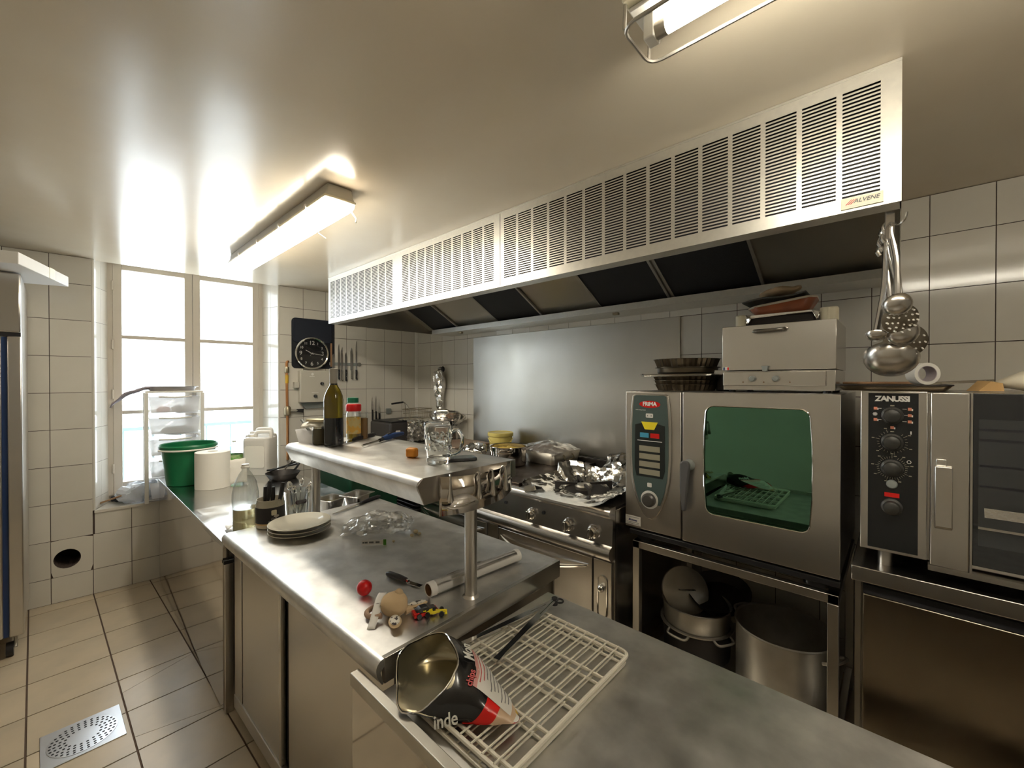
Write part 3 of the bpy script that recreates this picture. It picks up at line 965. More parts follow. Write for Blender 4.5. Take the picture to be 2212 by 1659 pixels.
FM.p('switch', prism(rrect(0.036, 0.02, 0.004), 0, 0.001).xf(YZ).move(3.162, FY - 0.0145, 1.355), 'labelw', bz, w=True)
for dx in (-0.009, 0.009):
    FM.p('switch_mark', box(-0.0018, 0.0018, -0.0005, 0.0005, -0.003, 0.003).move(3.162 + dx, FY - 0.0158, 1.355), 'ink', bz, w=True)
FM.p('display_inset', prismY([(3.090, 1.310), (3.125, 1.318), (3.20, 1.318), (3.236, 1.310), (3.238, 1.10), (3.228, 1.062), (3.098, 1.062), (3.088, 1.10)], FY - 0.016, FY - 0.0143), 'frimad', bz, w=True)
FM.p('clean_button', prismY([(3.122, 1.325), (3.204, 1.325), (3.186, 1.289), (3.140, 1.289)], FY - 0.0175, FY - 0.0155), 'yel', bz, w=True)
FM.p('cool_button', box(3.116, 3.159, FY - 0.0175, FY - 0.0155, 1.250, 1.272), 'blueb', bz, w=True)
FM.p('heat_button', box(3.168, 3.211, FY - 0.0175, FY - 0.0155, 1.250, 1.272), 'redgloss', bz, w=True)
FM.p('divider_line', box(3.102, 3.224, FY - 0.0168, FY - 0.0158, 1.233, 1.236), 'whitep', bz, w=True)
for z in (1.197, 1.160, 1.123, 1.086):
    FM.p('display', box(3.112, 3.214, FY - 0.0172, FY - 0.0158, z - 0.013, z + 0.013), 'lcd', bz, w=True)
FM.p('stop_button', prism(rrect(0.022, 0.02, 0.004), 0, 0.001).xf(YZ).move(3.163, FY - 0.0145, 1.025), 'labelw', bz, w=True)
kn = FM.p('dial_ring', lathe([(0.043, 0), (0.043, 0.004), (0.03, 0.005)], 28).xf(YZ).move(3.163, FY - 0.0125, 0.955), 'labelw', bz, w=True)
FM.p('dial', lathe([(0.033, 0), (0.032, 0.016), (0.024, 0.024), (0.001, 0.026)], 28).xf(YZ).move(3.163, FY - 0.0160, 0.955), mat('dial_grey', (0.06, 0.055, 0.05), 0.3), bz, w=True)
st = FM.p('service_sticker', box(3.034, 3.112, FY - 0.0035, FY - 0.0015, 0.812, 0.856), 'labelw', w=True)
FM.p('sticker_name', textmesh('Bonnet', 0.015, 0.0003, 0.0003, 0.3).xf(YZ).move(3.072, FY - 0.0042, 0.836), mat('blue_ink', (0.05, 0.06, 0.20), 0.6), st, w=True)
for z in (0.849, 0.824, 0.817):
    FM.p('sticker_line', box(3.04, 3.106, FY - 0.0041, FY - 0.0035, z, z + 0.0015), 'ink', st, w=True)

# ---- stand of the combi oven
SD = T('oven_stand', 'square tube steel stand carrying the combi oven above the pots', 'stand', (3.47, -0.47, 0))
def bar(a, b, w_=0.017):
    x0, x1 = sorted((a[0], b[0])); y0, y1 = sorted((a[1], b[1])); z0, z1 = sorted((a[2], b[2]))
    return box(x0 - w_, x1 + w_, y0 - w_, y1 + w_, z0 - w_, z1 + w_)
cs = [(3.088, -0.835), (3.858, -0.835), (3.858, -0.12), (3.088, -0.12)]
for i, (x, y) in enumerate(cs):
    SD.p('leg', bar((x, y, 0.018), (x, y, 0.685)), 'steel', w=True, bev=0.002)
    x2, y2 = cs[(i + 1) % 4]
    SD.p('top_rail', bar((x, y, 0.72), (x2, y2, 0.72)), 'steel', w=True, bev=0.002)
    a = Vector((x, y, 0)).lerp(Vector((x2, y2, 0)), 0.05)
    b = Vector((x, y, 0)).lerp(Vector((x2, y2, 0)), 0.95)
    SD.p('low_rail', bar((a.x, a.y, 0.10), (b.x, b.y, 0.10), 0.012), 'steel', w=True)
SD.p('shelf', box(3.105, 3.84, -0.82, -0.135, 0.112, 0.118), 'hoodin', w=True)

# ---- pots on the stand
def loop_handle(r, z, a, w_=0.09, out=0.04, th=0.006, m='alu', drop=0.0):
    c, s = math.cos(a), math.sin(a)
    pts = []
    for (u, o) in ((-1, 0), (-0.95, 0.7), (-0.6, 1), (0.6, 1), (0.95, 0.7), (1, 0)):
        rr = r + out * o
        pts.append((rr * c - s * u * w_ / 2, rr * s + c * u * w_ / 2, z + drop * o))
    return tube(bez(pts, 3), th, 8)
SP = T('stockpot', 'tall dull aluminium stockpot open at the top, on the oven stand', 'pot', (3.652, -0.545, 0.118))
SP.p('pot_wall', lathe([(0.182, 0.0), (0.19, 0.008), (0.19, 0.285), (0.197, 0.292), (0.195, 0.298), (0.186, 0.292), (0.186, 0.012), (0.001, 0.010)], 40, True), 'alu')
for a in (math.radians(150), math.radians(-22)):
    SP.p('handle', loop_handle(0.19, 0.25, a, 0.10, 0.045, 0.007, 'alu', 0.02), 'alu')
BP = T('casserole_pot', 'wide blackened casserole pot at the bottom left of the oven stand', 'pot', (3.262, -0.52, 0.118))
BP.p('pot_wall', lathe([(0.150, 0.0), (0.158, 0.01), (0.164, 0.150), (0.167, 0.152), (0.160, 0.152), (0.152, 0.012), (0.001, 0.010)], 36, True), 'iron')
LD = T('saute_pan', 'shallow aluminium saute pan with loop handles stacked on the blackened pot', 'pan', (3.262, -0.52, 0.271))
LD.p('pan_wall', lathe([(0.154, 0.0), (0.158, 0.008), (0.163, 0.10), (0.168, 0.103), (0.163, 0.106), (0.158, 0.10), (0.152, 0.010), (0.001, 0.008)], 36, True), 'alu')
LD.p('rim_flange', lathe([(0.160, 0.0), (0.176, 0.002), (0.176, 0.008), (0.160, 0.008)], 36, False), 'alu')
for a in (math.radians(-98), math.radians(-30)):
    LD.p('handle', loop_handle(0.174, 0.006, a, 0.10, 0.03, 0.006, 'alu', -0.012), 'alu')
DL = T('pan_lid', 'domed metal pan lid leaning upright in the saute pan', 'lid', (3.225, -0.53, 0.287), rot=(math.radians(62), 0, math.radians(38)))
DL.p('dome', lathe([(0.118, 0.0), (0.122, 0.004), (0.118, 0.010), (0.08, 0.020), (0.001, 0.026)], 32, True).move(0, 0.12, 0), 'alu')
DL.p('grip', tube(bez([(-0.04, 0.12, 0.022), (-0.035, 0.12, 0.045), (0.035, 0.12, 0.045), (0.04, 0.12, 0.022)], 4), 0.004, 8), 'chrome')
one('frying_pan', 'black frying pan standing behind the leaning lid', 'pan', lathe([(0.12, 0), (0.15, 0.05), (0.153, 0.05), (0.122, -0.004), (0.001, -0.004)], 32, True).rot(math.radians(18), 'X').move(0, 0, 0.05), 'iron', (3.34, -0.40, 0.32))

# ================================================================== convection oven on cabinet
ZX0, ZX1, ZY = 3.937, 4.80, -0.93
CB = T('base_cabinet', 'stainless base cabinet with one wide door below the convection oven', 'cabinet', (4.38, -0.5, 0))
CB.p('body', box(3.925, 4.86, ZY + 0.03, -0.05, 0.08, 0.845), 'steelh', w=True, bev=0.002)
CB.p('top_edge', box(3.915, 4.87, ZY - 0.01, -0.05, 0.845, 0.895), 'steelh', w=True, bev=0.003)
CB.p('side_strip', box(3.925, 3.940, ZY, ZY + 0.03, 0.08, 0.845), 'steel', w=True)
CB.p('door', box(3.945, 4.84, ZY + 0.002, ZY + 0.028, 0.10, 0.803), mat('cabinet_door_steel', (0.47, 0.42, 0.35), 0.16, 1.0, rvar=(5, 0.12, 0.22)), w=True, bev=0.003)
CB.p('shadow_gap', box(3.945, 4.84, ZY + 0.012, ZY + 0.03, 0.803, 0.832), 'dark', w=True)
for x in (3.98, 4.80):
    for y in (-0.85, -0.12):
        CB.p('foot', cyl(0.022, 0, 0.08, 12).move(x, y, 0), 'steel', w=True)
ZN = T('convection_oven', 'stainless convection oven with black control strip and dark glass door', 'oven', (4.37, -0.5, 0.895))
ZN.p('body', box(ZX0, ZX1, ZY + 0.02, -0.12, 0.955, 1.483), 'steel', w=True, bev=0.003)
ZN.p('control_frame', box(ZX0, 4.098, ZY - 0.004, ZY + 0.02, 0.960, 1.487), 'steel', w=True, bev=0.003)
cp = ZN.p('control_strip', box(3.957, 4.077, ZY - 0.0065, ZY - 0.004, 0.970, 1.480), mat('control_black', (0.012, 0.013, 0.014), 0.25), w=True)
ZN.p('brand_letters', textmesh('ZANUSSI', 0.0235, 0.0006, 0.0011, 0, 0.86).xf(YZ).move(4.016, ZY - 0.0075, 1.4615), 'whitep', cp, w=True)
def zknob(z, r=0.026, k='black'):
    k_ = ZN.p('knob', lathe([(r * 1.08, 0), (r * 1.05, 0.006), (r * 0.85, 0.010), (r * 0.75, 0.026), (r * 0.4, 0.031), (0.001, 0.032)], 24).xf(YZ).move(4.016, ZY - 0.0065, z), mat('knob_soft_black', (0.035, 0.034, 0.03), 0.4), cp, w=True)
def zmark(x, z, w_, h, m='labelw'):
    ZN.p('mark', box(x - w_ / 2, x + w_ / 2, ZY - 0.0072, ZY - 0.0062, z - h / 2, z + h / 2), m, cp, w=True)
zknob(1.408); zknob(1.322); zknob(1.238); zknob(1.112, 0.025)
tanred = mat('tan_red_mark', (0.60, 0.22, 0.14), 0.5)
for (x, z) in ((3.975, 1.430), (3.975, 1.393), (4.057, 1.430), (4.057, 1.410), (4.057, 1.390), (4.016, 1.369)):
    zmark(x, z, 0.009, 0.009, tanred)
    zmark(x + 0.006, z - 0.002, 0.003, 0.006, 'labelw')
for (x, z) in ((3.985, 1.430), (3.985, 1.393), (4.045, 1.430), (4.047, 1.410), (4.045, 1.390)):
    zmark(x, z, 0.010, 0.0012)
for k in range(4):
    ZN.p('fan_mark', box(-0.006, 0.006, -0.0004, 0.0004, -0.0012, 0.0012).rot(k * PI / 4, 'Y').move(3.974, ZY - 0.0068, 1.411), 'labelw', cp, w=True)
zmark(4.016, 1.440, 0.010, 0.004, 'lcd'); zmark(4.016, 1.356, 0.009, 0.003, 'lcd'); zmark(4.060, 1.355, 0.003, 0.010)
for (cz, a0, a1, n) in ((1.322, 20, 330, 22), (1.238, 0, 345, 34)):
    for k in range(n):
        a = math.radians(-90 - a0 - (a1 - a0) * k / n)
        L_ = 0.011 if k % 4 == 0 else 0.006
        ZN.p('scale_tick', box(0.031, 0.031 + L_, -0.0004, 0.0004, -0.0005, 0.0005).rot(a, 'Y').move(4.016, ZY - 0.0068, cz), 'lcd', cp, w=True)
        if k % 4 == 0:
            zmark(4.016 + 0.048 * math.cos(a), cz - 0.046 * math.sin(a), 0.007, 0.0028, 'lcd')
ZN.p('push_button', lathe([(0.014, 0), (0.014, 0.006), (0.011, 0.009), (0.001, 0.010)], 20).xf(YZ).move(4.016, ZY - 0.0065, 1.186), 'greyp', cp, w=True)
zmark(4.016, 1.150, 0.036, 0.014, 'redgloss')
ZN.p('timer_mark', ring([(0.0055 * math.cos(2 * PI * i / 12), 0.0055 * math.sin(2 * PI * i / 12)) for i in range(12)], [(0.004 * math.cos(2 * PI * i / 12), 0.004 * math.sin(2 * PI * i / 12)) for i in range(12)], 0, 0.0006).xf(YZ).move(4.056, ZY - 0.0068, 1.262), 'labelw', cp, w=True)
zd = ZN.p('door', box(4.104, 4.186, ZY - 0.012, ZY + 0.02, 0.952, 1.484), 'steel', w=True, bev=0.003)
ZN.p('hinge_strip', box(4.187, 4.192, ZY - 0.010, ZY + 0.02, 0.952, 1.484), 'steelh', zd, w=True)
ZN.p('door_glass', box(4.192, ZX1 - 0.02, ZY - 0.010, ZY + 0.02, 0.975, 1.484), 'blackglass', zd, w=True, bev=0.002)
ov = mat('oven_interior_glass', (0.05, 0.055, 0.06), 0.04, 0.45, coat=1.0)
ZN.p('inner_window', box(4.203, ZX1 - 0.07, ZY - 0.0115, ZY - 0.0098, 1.038, 1.408), ov, zd, w=True)
for z in (1.375, 1.345, 1.27, 1.21):
    ZN.p('rack_runner', box(4.205, ZX1 - 0.08, ZY - 0.0125, ZY - 0.0113, z, z + 0.006), 'dark', zd, w=True)
ZN.p('foil_tray', box(4.215, ZX1 - 0.10, ZY - 0.0126, ZY - 0.0113, 1.122, 1.150).crumple(0.002, 60), 'foil', zd, w=True)
ZN.p('window_ledge', box(4.203, ZX1 - 0.07, ZY - 0.014, ZY - 0.011, 1.087, 1.094), 'steelh', zd, w=True)
ZN.p('bottom_trim', box(4.10, ZX1, ZY - 0.012, ZY + 0.02, 0.935, 0.952), 'steelh', zd, w=True)
hd = ZN.p('handle', prismX([(ZY - 0.040, 1.262), (ZY - 0.030, 1.266), (ZY - 0.024, 1.262), (ZY - 0.024, 1.082), (ZY - 0.034, 1.072), (ZY - 0.044, 1.080)], 4.112, 4.150), 'steelh', zd, w=True, bev=0.003)
ZN.p('handle_bracket', box(4.115, 4.138, ZY - 0.026, ZY - 0.010, 1.255, 1.283), 'chrome', zd, w=True, bev=0.002)
for (x, y) in ((4.00, -0.85), (4.72, -0.85), (4.00, -0.2), (4.72, -0.2)):
    ZN.p('foot', cyl(0.020, 0.895, 0.956, 14).move(x, y, 0), 'steel', w=True)

# ================================================================== salamander grill
GX0, GX1, GY, GZ0, GZ1 = 3.44, 3.85, -0.70, 1.484, 1.765
GR = T('salamander_grill', 'steel box grill with front flap and small knobs on the combi oven', 'grill', ((GX0 + GX1) / 2, -0.5, FZ1))
GR.p('base', box(GX0, GX1, GY + 0.004, -0.32, GZ0 - 0.004, 1.565), 'steelh', w=True, bev=0.002)
GR.p('hood_flap', box(GX0 - 0.004, GX1 + 0.002, GY - 0.004, -0.32, 1.567, GZ1), 'steelh', w=True, bev=0.002)
GR.p('control_drawer', box(GX0 + 0.002, GX1 - 0.03, GY - 0.012, GY + 0.004, 1.500, 1.560), 'steelh', w=True, bev=0.002)
GR.p('handle', tube(bez([(3.565, GY - 0.008, 1.737), (3.575, GY - 0.028, 1.735), (3.625, GY - 0.032, 1.735), (3.675, GY - 0.028, 1.737), (3.685, GY - 0.008, 1.739)], 4), 0.0075, 10), mat('handle_steel', (0.30, 0.28, 0.25), 0.2, 0.9), w=True)
GR.p('flap_catch', prismY([(3.598, 1.585), (3.622, 1.585), (3.618, 1.562), (3.602, 1.562)], GY - 0.022, GY - 0.004), 'greyp', w=True)
for x in (3.562, 3.650):
    GR.p('knob', lathe([(0.013, 0), (0.013, 0.012), (0.010, 0.017), (0.001, 0.018)], 18).xf(YZ).move(x, GY - 0.012, 1.530), 'greyp', w=True)
for x in (3.525, 3.605, 3.70):
    GR.p('dial_mark', cyl(0.0025, 0, 0.001, 8).xf(YZ).move(x, GY - 0.0122, 1.515), 'cardb', w=True)
for (x, y) in ((3.47, -0.67), (3.82, -0.67), (3.47, -0.35), (3.82, -0.35)):
    GR.p('foot', cyl(0.014, FZ1, GZ0 - 0.003, 10).move(x, y, 0), 'black', w=True)
fb = GR.p('maker_flag', box(3.441, 3.466, GY - 0.006, GY - 0.004, 1.568, 1.583), 'labelw', w=True)
GR.p('flag_blue', box(3.442, 3.449, GY - 0.0068, GY - 0.006, 1.569, 1.582), 'bluep', fb, w=True)
GR.p('flag_red', box(3.459, 3.465, GY - 0.0068, GY - 0.006, 1.569, 1.582), 'redgloss', fb, w=True)
# ================================================================== island counter (turned with the floor by 1.6 degrees)
IZ = 0.84
IA = math.radians(1.5)
IL = T('island_counter', 'stainless island counter with rolled front edge and sliding doors', 'counter', (2.46, -1.885, 0), rz=IA)
hx, yf, yb = 0.640, -0.372, 0.385        # half length, front and back edges in the counter's own axes
def rolled_top(h, y0, y1, z, lip, r=0.02):
    """cross-section of a counter top with a rolled front edge"""
    p = [(y1, z), (y0 + r, z)]
    for k in range(1, 8):
        a = PI / 2 + k * PI / 2 / 7
        p.append((y0 + r + r * math.cos(a), z - r + r * math.sin(a)))
    p += [(y0 + 0.002, z - lip * 0.6), (y0 + 0.016, z - lip), (y0 + 0.020, z - lip), (y0 + 0.012, z - 0.03), (y0 + 0.03, z - 0.012), (y1, z - 0.012)]
    return prismX(p[::-1], -h, h)
IL.p('worktop', rolled_top(hx, yf - 0.012, yb, IZ, 0.062, 0.022), 'top')
IL.p('end_apron', box(hx - 0.012, hx + 0.002, yf + 0.01, yb, IZ - 0.062, IZ + 0.001), 'steelh', bev=0.001)
IL.p('end_apron', box(-hx - 0.002, -hx + 0.012, yf + 0.01, yb, IZ - 0.062, IZ - 0.0005), 'steelh')
IL.p('carcass', box(-hx + 0.03, hx - 0.03, yf + 0.060, yb - 0.01, 0.10, IZ - 0.012), 'steel')
IL.p('back_panel', box(-hx + 0.02, hx - 0.02, yb - 0.012, yb - 0.004, 0.08, IZ - 0.05), 'steelh')
fr_ = IL.p('front_frame', box(-hx + 0.012, -hx + 0.105, yf + 0.034, yf + 0.060, 0.06, IZ - 0.06), 'steel', bev=0.002)
IL.p('bottom_rail', box(-hx + 0.012, hx - 0.012, yf + 0.030, yf + 0.060, 0.05, 0.11), 'steel', bev=0.002)
IL.p('sliding_door', box(-hx + 0.115, -0.105, yf + 0.036, yf + 0.046, 0.11, IZ - 0.075), 'steel', bev=0.002)
IL.p('door_edge', box(-0.105, -0.085, yf + 0.032, yf + 0.050, 0.11, IZ - 0.075), 'steelh', bev=0.002)
IL.p('door_gap', box(-0.085, -0.055, yf + 0.054, yf + 0.0605, 0.11, IZ - 0.06), 'dark')
IL.p('sliding_door', box(-0.055, hx - 0.015, yf + 0.048, yf + 0.058, 0.11, IZ - 0.07), 'steel', bev=0.002)
for x in (-hx + 0.06, hx - 0.06):
    for y in (yf + 0.09, yb - 0.06):
        IL.p('foot', cyl(0.022, 0.0, 0.10, 12).move(x, y, 0), 'steel')

# ---- shelf standing on the island
SZ = 1.24
def posts_at(px, py):
    return at(px, py, Z=IZ)
pf, pn = posts_at(683, 1112), posts_at(1017, 1287)
US = T('gantry_shelf', 'raised stainless shelf on two round posts above the island', 'shelf', ((pf.x + pn.x) / 2, -1.887, IZ))
sq = prismX([(-1.668, SZ), (-2.058, SZ), (-2.070, SZ - 0.003), (-2.079, SZ - 0.010), (-2.083, SZ - 0.020), (-2.080, SZ - 0.032), (-2.072, SZ - 0.046), (-2.058, SZ - 0.078),
             (-2.054, SZ - 0.078), (-2.066, SZ - 0.046), (-2.055, SZ - 0.014), (-1.668, SZ - 0.014)][::-1], 2.012, 3.03)
US.p('shelf_top', sq, 'top', w=True)
US.p('back_lip', box(2.012, 3.03, -1.672, -1.666, SZ - 0.06, SZ), 'steelh', w=True)
US.p('end_plate', prismX([(-2.06, SZ), (-2.08, SZ - 0.02), (-2.056, SZ - 0.078), (-1.67, SZ - 0.06), (-1.67, SZ)], 3.028, 3.032), 'steelh', w=True)
US.p('end_plate', prismX([(-2.06, SZ - 0.001), (-2.08, SZ - 0.02), (-2.056, SZ - 0.078), (-1.67, SZ - 0.06), (-1.67, SZ - 0.001)], 2.010, 2.013), 'steelh', w=True)
US.p('support_beam', box(pf.x - 0.02, 3.026, -1.91, -1.86, SZ - 0.045, SZ - 0.014), 'steelh', w=True)
for p in (pf, pn):
    y = -1.887 if p is pf else p.y
    o = US.p('post', cyl(0.0195, IZ, SZ - 0.044, 20).move(p.x, p.y, 0), 'steel', w=True)
    US.p('post_flange', lathe([(0.027, IZ), (0.023, IZ + 0.004), (0.020, IZ + 0.007)], 20).move(p.x, p.y, 0), 'steel', o, w=True)
# curved sheet rail at the near end, spoons hung on it
b0, b1, b2 = Vector((3.034, -2.005)), Vector((3.085, -1.905)), Vector((3.034, -1.690))
bpts = bez([(b0.x, b0.y, 0), (3.062, -1.975, 0), (3.083, -1.925, 0), (3.088, -1.86, 0), (3.078, -1.78, 0), (b2.x, b2.y, 0)], 5)
US.p('curved_rail', sheet(lambda u, v: (bpts[round(u * (len(bpts) - 1))].x, bpts[round(u * (len(bpts) - 1))].y, SZ - 0.004 - v * (0.118 - 0.02 * u)), len(bpts) - 1, 1), 'polish', w=True, thick=0.0016)
for k, t in enumerate((0.17, 0.50, 0.66, 0.80)):
    i = t * (len(bpts) - 1)
    p = bpts[int(i)]
    q = bpts[min(int(i) + 1, len(bpts) - 1)]
    n = Vector((q.y - p.y, p.x - q.x, 0)).normalized()
    s = one('spoon', ['steel spoon hooked at the left end of the curved rail', 'steel spoon hooked at the bend of the curved rail', 'steel spoon hooked third along the curved rail', 'steel spoon hooked at the right end of the curved rail'][k], 'spoon',
            tube([(-0.010, 0, 0.0), (-0.004, 0, 0.004), (0.002, 0, 0.003), (0.004, 0, -0.01), (0.005, 0, -0.04), (0.006, 0, -0.066), (0.006, 0, -0.074)], [0.004, 0.004, 0.0035, 0.0035, 0.006, 0.0105, 0.007], 10), 'steelh',
            (p.x + n.x * 0.006, p.y + n.y * 0.006, SZ - 0.004), rz=math.atan2(n.y, n.x), group='spoons hung on the shelf end')

# ================================================================== low table with raised front rim
LZ = 0.77
LT = T('low_table', 'lower stainless table with raised front rim, nearest the camera', 'table', (4.0, -1.93, 0))
LX0, LX1, LY0, LY1 = 3.118, 5.2, -2.245, -1.590
LT.p('table_top', box(LX0, LX1, LY0 - 0.012, LY1, LZ - 0.035, LZ), 'top', w=True, bev=0.003)
LT.p('front_rim', box(3.03, LX1, LY0 - 0.034, LY0 - 0.010, LZ - 0.01, LZ + 0.022), 'alu', w=True, bev=0.002)
LT.p('front_panel', box(3.035, LX1, LY0 - 0.030, LY0 - 0.016, 0.12, LZ - 0.012), 'polish', w=True)
LT.p('back_panel', box(LX0, LX1, LY1 - 0.02, LY1 - 0.01, 0.12, LZ - 0.036), 'steelh', w=True)
for x in (LX0 + 0.04, LX1 - 0.06):
    for y in (LY0 + 0.06, LY1 - 0.06):
        LT.p('leg', box(x - 0.02, x + 0.02, y - 0.02, y + 0.02, 0, LZ - 0.035), 'steel', w=True)

# ================================================================== far counter by the window
CZ_ = 0.785
CX0, CX1, CY0, CY1 = -0.075, 1.790, -2.272, -1.492
FC = T('window_counter', 'polished steel counter unit running up to the window', 'counter', (0.86, -1.88, 0))
FC.p('worktop', box(CX0, CX1, CY0, CY1, CZ_ - 0.025, CZ_), mat('bright_top', (0.62, 0.62, 0.61), 0.18, 1.0, rvar=(6, 0.12, 0.24)), w=True, bev=0.003)
FC.p('side_panel', box(CX0 + 0.03, CX1 - 0.02, CY0 + 0.004, CY0 + 0.03, 0.012, CZ_ - 0.025), 'polish', w=True)
FC.p('far_edge', box(CX0 + 0.01, CX0 + 0.03, CY0 + 0.006, CY0 + 0.03, 0.012, CZ_ - 0.025), 'iron', w=True)
FC.p('carcass', box(CX0 + 0.04, CX1 - 0.03, CY0 + 0.031, CY1 - 0.02, 0.012, CZ_ - 0.03), 'steel', w=True)
FC.p('near_post', box(CX1 - 0.030, CX1 - 0.002, CY0 + 0.008, CY0 + 0.04, 0.0, CZ_ - 0.10), 'steel', w=True, bev=0.002)
FC.p('post_cap', box(CX1 - 0.034, CX1 + 0.002, CY0 + 0.004, CY0 + 0.044, CZ_ - 0.10, CZ_ - 0.082), 'black', w=True, bev=0.002)

# ================================================================== fridge at the left edge
FG = T('upright_fridge', 'tall steel fridge on castors at the left edge of the picture', 'fridge', (0.16, -3.27, 0))
FG.p('cabinet', box(-0.16, 0.44, -3.63, -2.915, 0.11, 2.112), 'steel', w=True, bev=0.006)
FG.p('frame_edge', box(0.44, 0.487, -2.965, -2.912, 0.12, 1.765), 'steel', w=True, bev=0.006)
FG.p('gasket_gap', box(0.44, 0.470, -2.985, -2.965, 0.12, 1.76), 'bluep', w=True)
dr = FG.p('door', box(0.44, 0.505, -3.61, -2.985, 0.13, 1.755), 'steel', w=True, bev=0.006)
FG.p('handle', box(0.505, 0.53, -3.03, -3.005, 0.9, 1.3), 'black', dr, w=True, bev=0.004)
FG.p('header_panel', box(0.44, 0.49, -3.63, -2.914, 1.785, 2.11), 'steelh', w=True, bev=0.008)
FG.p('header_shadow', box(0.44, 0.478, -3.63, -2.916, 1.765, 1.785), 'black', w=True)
FG.p('lock', cyl(0.012, -2.916, -2.908, 10).rot(PI / 2, 'X').move(0.30, 0, 2.0).scl(1, 1, 1), 'chrome', w=False) if False else None
for (x, y) in ((0.43, -2.965), (0.43, -3.58), (-0.1, -2.965), (-0.1, -3.58)):
    c = FG.p('castor', cyl(0.038, -0.014, 0.014, 16).rot(PI / 2, 'X').move(x, y, 0.038), 'black', w=True)
    FG.p('castor_fork', tube(bez([(x - 0.01, y, 0.11), (x - 0.035, y + 0.018, 0.085), (x, y + 0.02, 0.04)], 4), 0.008, 6), 'alu', c, w=True)
bx = T('white_box', 'flat white cardboard box with yellowed tape, on top of the fridge', 'box', (0.40, -3.0, 2.116))
d1 = Vector((-0.953, 0.304, 0))
d2 = Vector((-0.304, -0.953, 0))
A = Vector((0.741, -2.91, 0))
q = [A, A + d1 * 0.59, A + d1 * 0.59 + d2 * 0.42, A + d2 * 0.42]
bx.p('box_body', prism([(p.x, p.y) for p in q], 2.116, 2.178), 'card', w=True, bev=0.003)
ta, tb = A + d1 * 0.335, A + d1 * 0.40
bx.p('tape', prism([((p - d2 * 0.0015).x, (p - d2 * 0.0015).y) for p in (ta, tb, tb + d2 * 0.002, ta + d2 * 0.002)], 2.117, 2.1785), 'tape', w=True)

# ================================================================== floor drain
DR = T('floor_drain', 'square steel floor drain plate with ring of holes', 'drain', (1.480, -2.708, 0.001), rz=math.radians(1.7))
dh = 0.124
DR.p('plate', box(-dh, dh, -dh, dh, 0, 0.003), mat('drain_steel', (0.62, 0.62, 0.64), 0.3, 1.0), bev=0.001)
DR.p('strainer', lathe([(0.108, 0.003), (0.108, 0.0042), (0.104, 0.0046), (0.001, 0.0046)], 40), mat('drain_steel_lid', (0.66, 0.66, 0.68), 0.32, 1.0))
hole = mesh('hole', cyl(0.0048, 0, 0.0004, 8), M['dark'])
for r, n in ((0.055, 18), (0.070, 22), (0.085, 26), (0.098, 30)):
    for i in range(n):
        a = 2 * PI * (i + (0.5 if n % 4 else 0)) / n
        link('hole', hole, DR.o, (r * math.cos(a), r * math.sin(a), 0.0046))
# ================================================================== helpers for loose things
def ray_at(px, py, d):
    r = FWD * FPX + RGT * (px - 1106) - UPV * (py - 829.5)
    return CAM + r * (d / r.dot(FWD0))
def dep(p):
    return (p - CAM).dot(FWD0)

def knife_parts(t, L, bl, h=0.022, hm='black', tip=0.5):
    """knife lying along +x: blade from 0 to bl, handle to L"""
    n = 8
    e, s = [], []
    for i in range(n + 1):
        x = bl * i / n
        e.append((x, -h * min(1, (i / n / tip)) ** 0.6 * 0.5))
        s.append((x, h * 0.5 * min(1.0, 0.35 + i / n)))
    t.p('blade', prism(e + s[::-1], 0.004, 0.0055), 'chrome')
    t.p('handle', tube([(bl - 0.004, 0.001, 0.008), (bl + 0.01, 0.001, 0.009), (bl + (L - bl) * 0.5, 0.003, 0.009), (L - 0.015, 0.0, 0.009), (L, -0.004, 0.008)], [0.006, 0.0085, 0.0095, 0.0095, 0.005], 10), hm)

# ================================================================== on the gantry shelf
S0 = SZ + 0.001
p = at(721, 962, Z=SZ)
B = T('oil_bottle', 'tall dark bottle of olive oil with grey neck capsule on the raised shelf', 'bottle', (p.x, p.y, S0))
B.p('dark_base', lathe([(0.034, 0.0), (0.040, 0.004), (0.0405, 0.02), (0.0405, 0.118), (0.0405, 0.120)], 28), 'oilg')
B.p('oil_body', lathe([(0.0402, 0.120), (0.0405, 0.195), (0.038, 0.215), (0.028, 0.240), (0.0185, 0.256), (0.016, 0.262)], 28), mat('olive_bottle', (0.17, 0.125, 0.010), 0.06, trans=0.25, coat=0.4))
B.p('neck', lathe([(0.016, 0.262), (0.0155, 0.272)], 20), 'oilg')
B.p('capsule', lathe([(0.0162, 0.268), (0.0162, 0.318), (0.0175, 0.320), (0.0175, 0.332), (0.010, 0.333)], 20), mat('capsule_grey', (0.42, 0.40, 0.36), 0.4))
p = at(764, 950, Z=SZ)
J = T('condiment_jar', 'clear jar with red lid holding yellow condiment behind the knife', 'jar', (p.x, p.y, S0))
J.p('jar_wall', lathe([(0.030, 0), (0.033, 0.004), (0.033, 0.125), (0.026, 0.138)], 24), 'pet')
J.p('contents', lathe([(0.031, 0.004), (0.031, 0.085)], 24), mat('yellow_relish', (0.42, 0.30, 0.03), 0.3))
J.p('label', lathe([(0.0336, 0.03), (0.0336, 0.108)], 24, False), mat('yellow_label', (0.72, 0.42, 0.08), 0.5, var=(30, (0.62, 0.50, 0.22), 0.45, 0.5)))
J.p('lid', lathe([(0.0335, 0.136), (0.035, 0.140), (0.035, 0.164), (0.033, 0.168), (0.001, 0.169)], 28), 'red')
J = T('spice_jar', 'taller jar with green lid standing behind the red lidded jar', 'jar', (2.030, -1.775, S0))
J.p('jar_wall', lathe([(0.024, 0), (0.027, 0.004), (0.027, 0.165), (0.022, 0.172)], 20), 'frost')
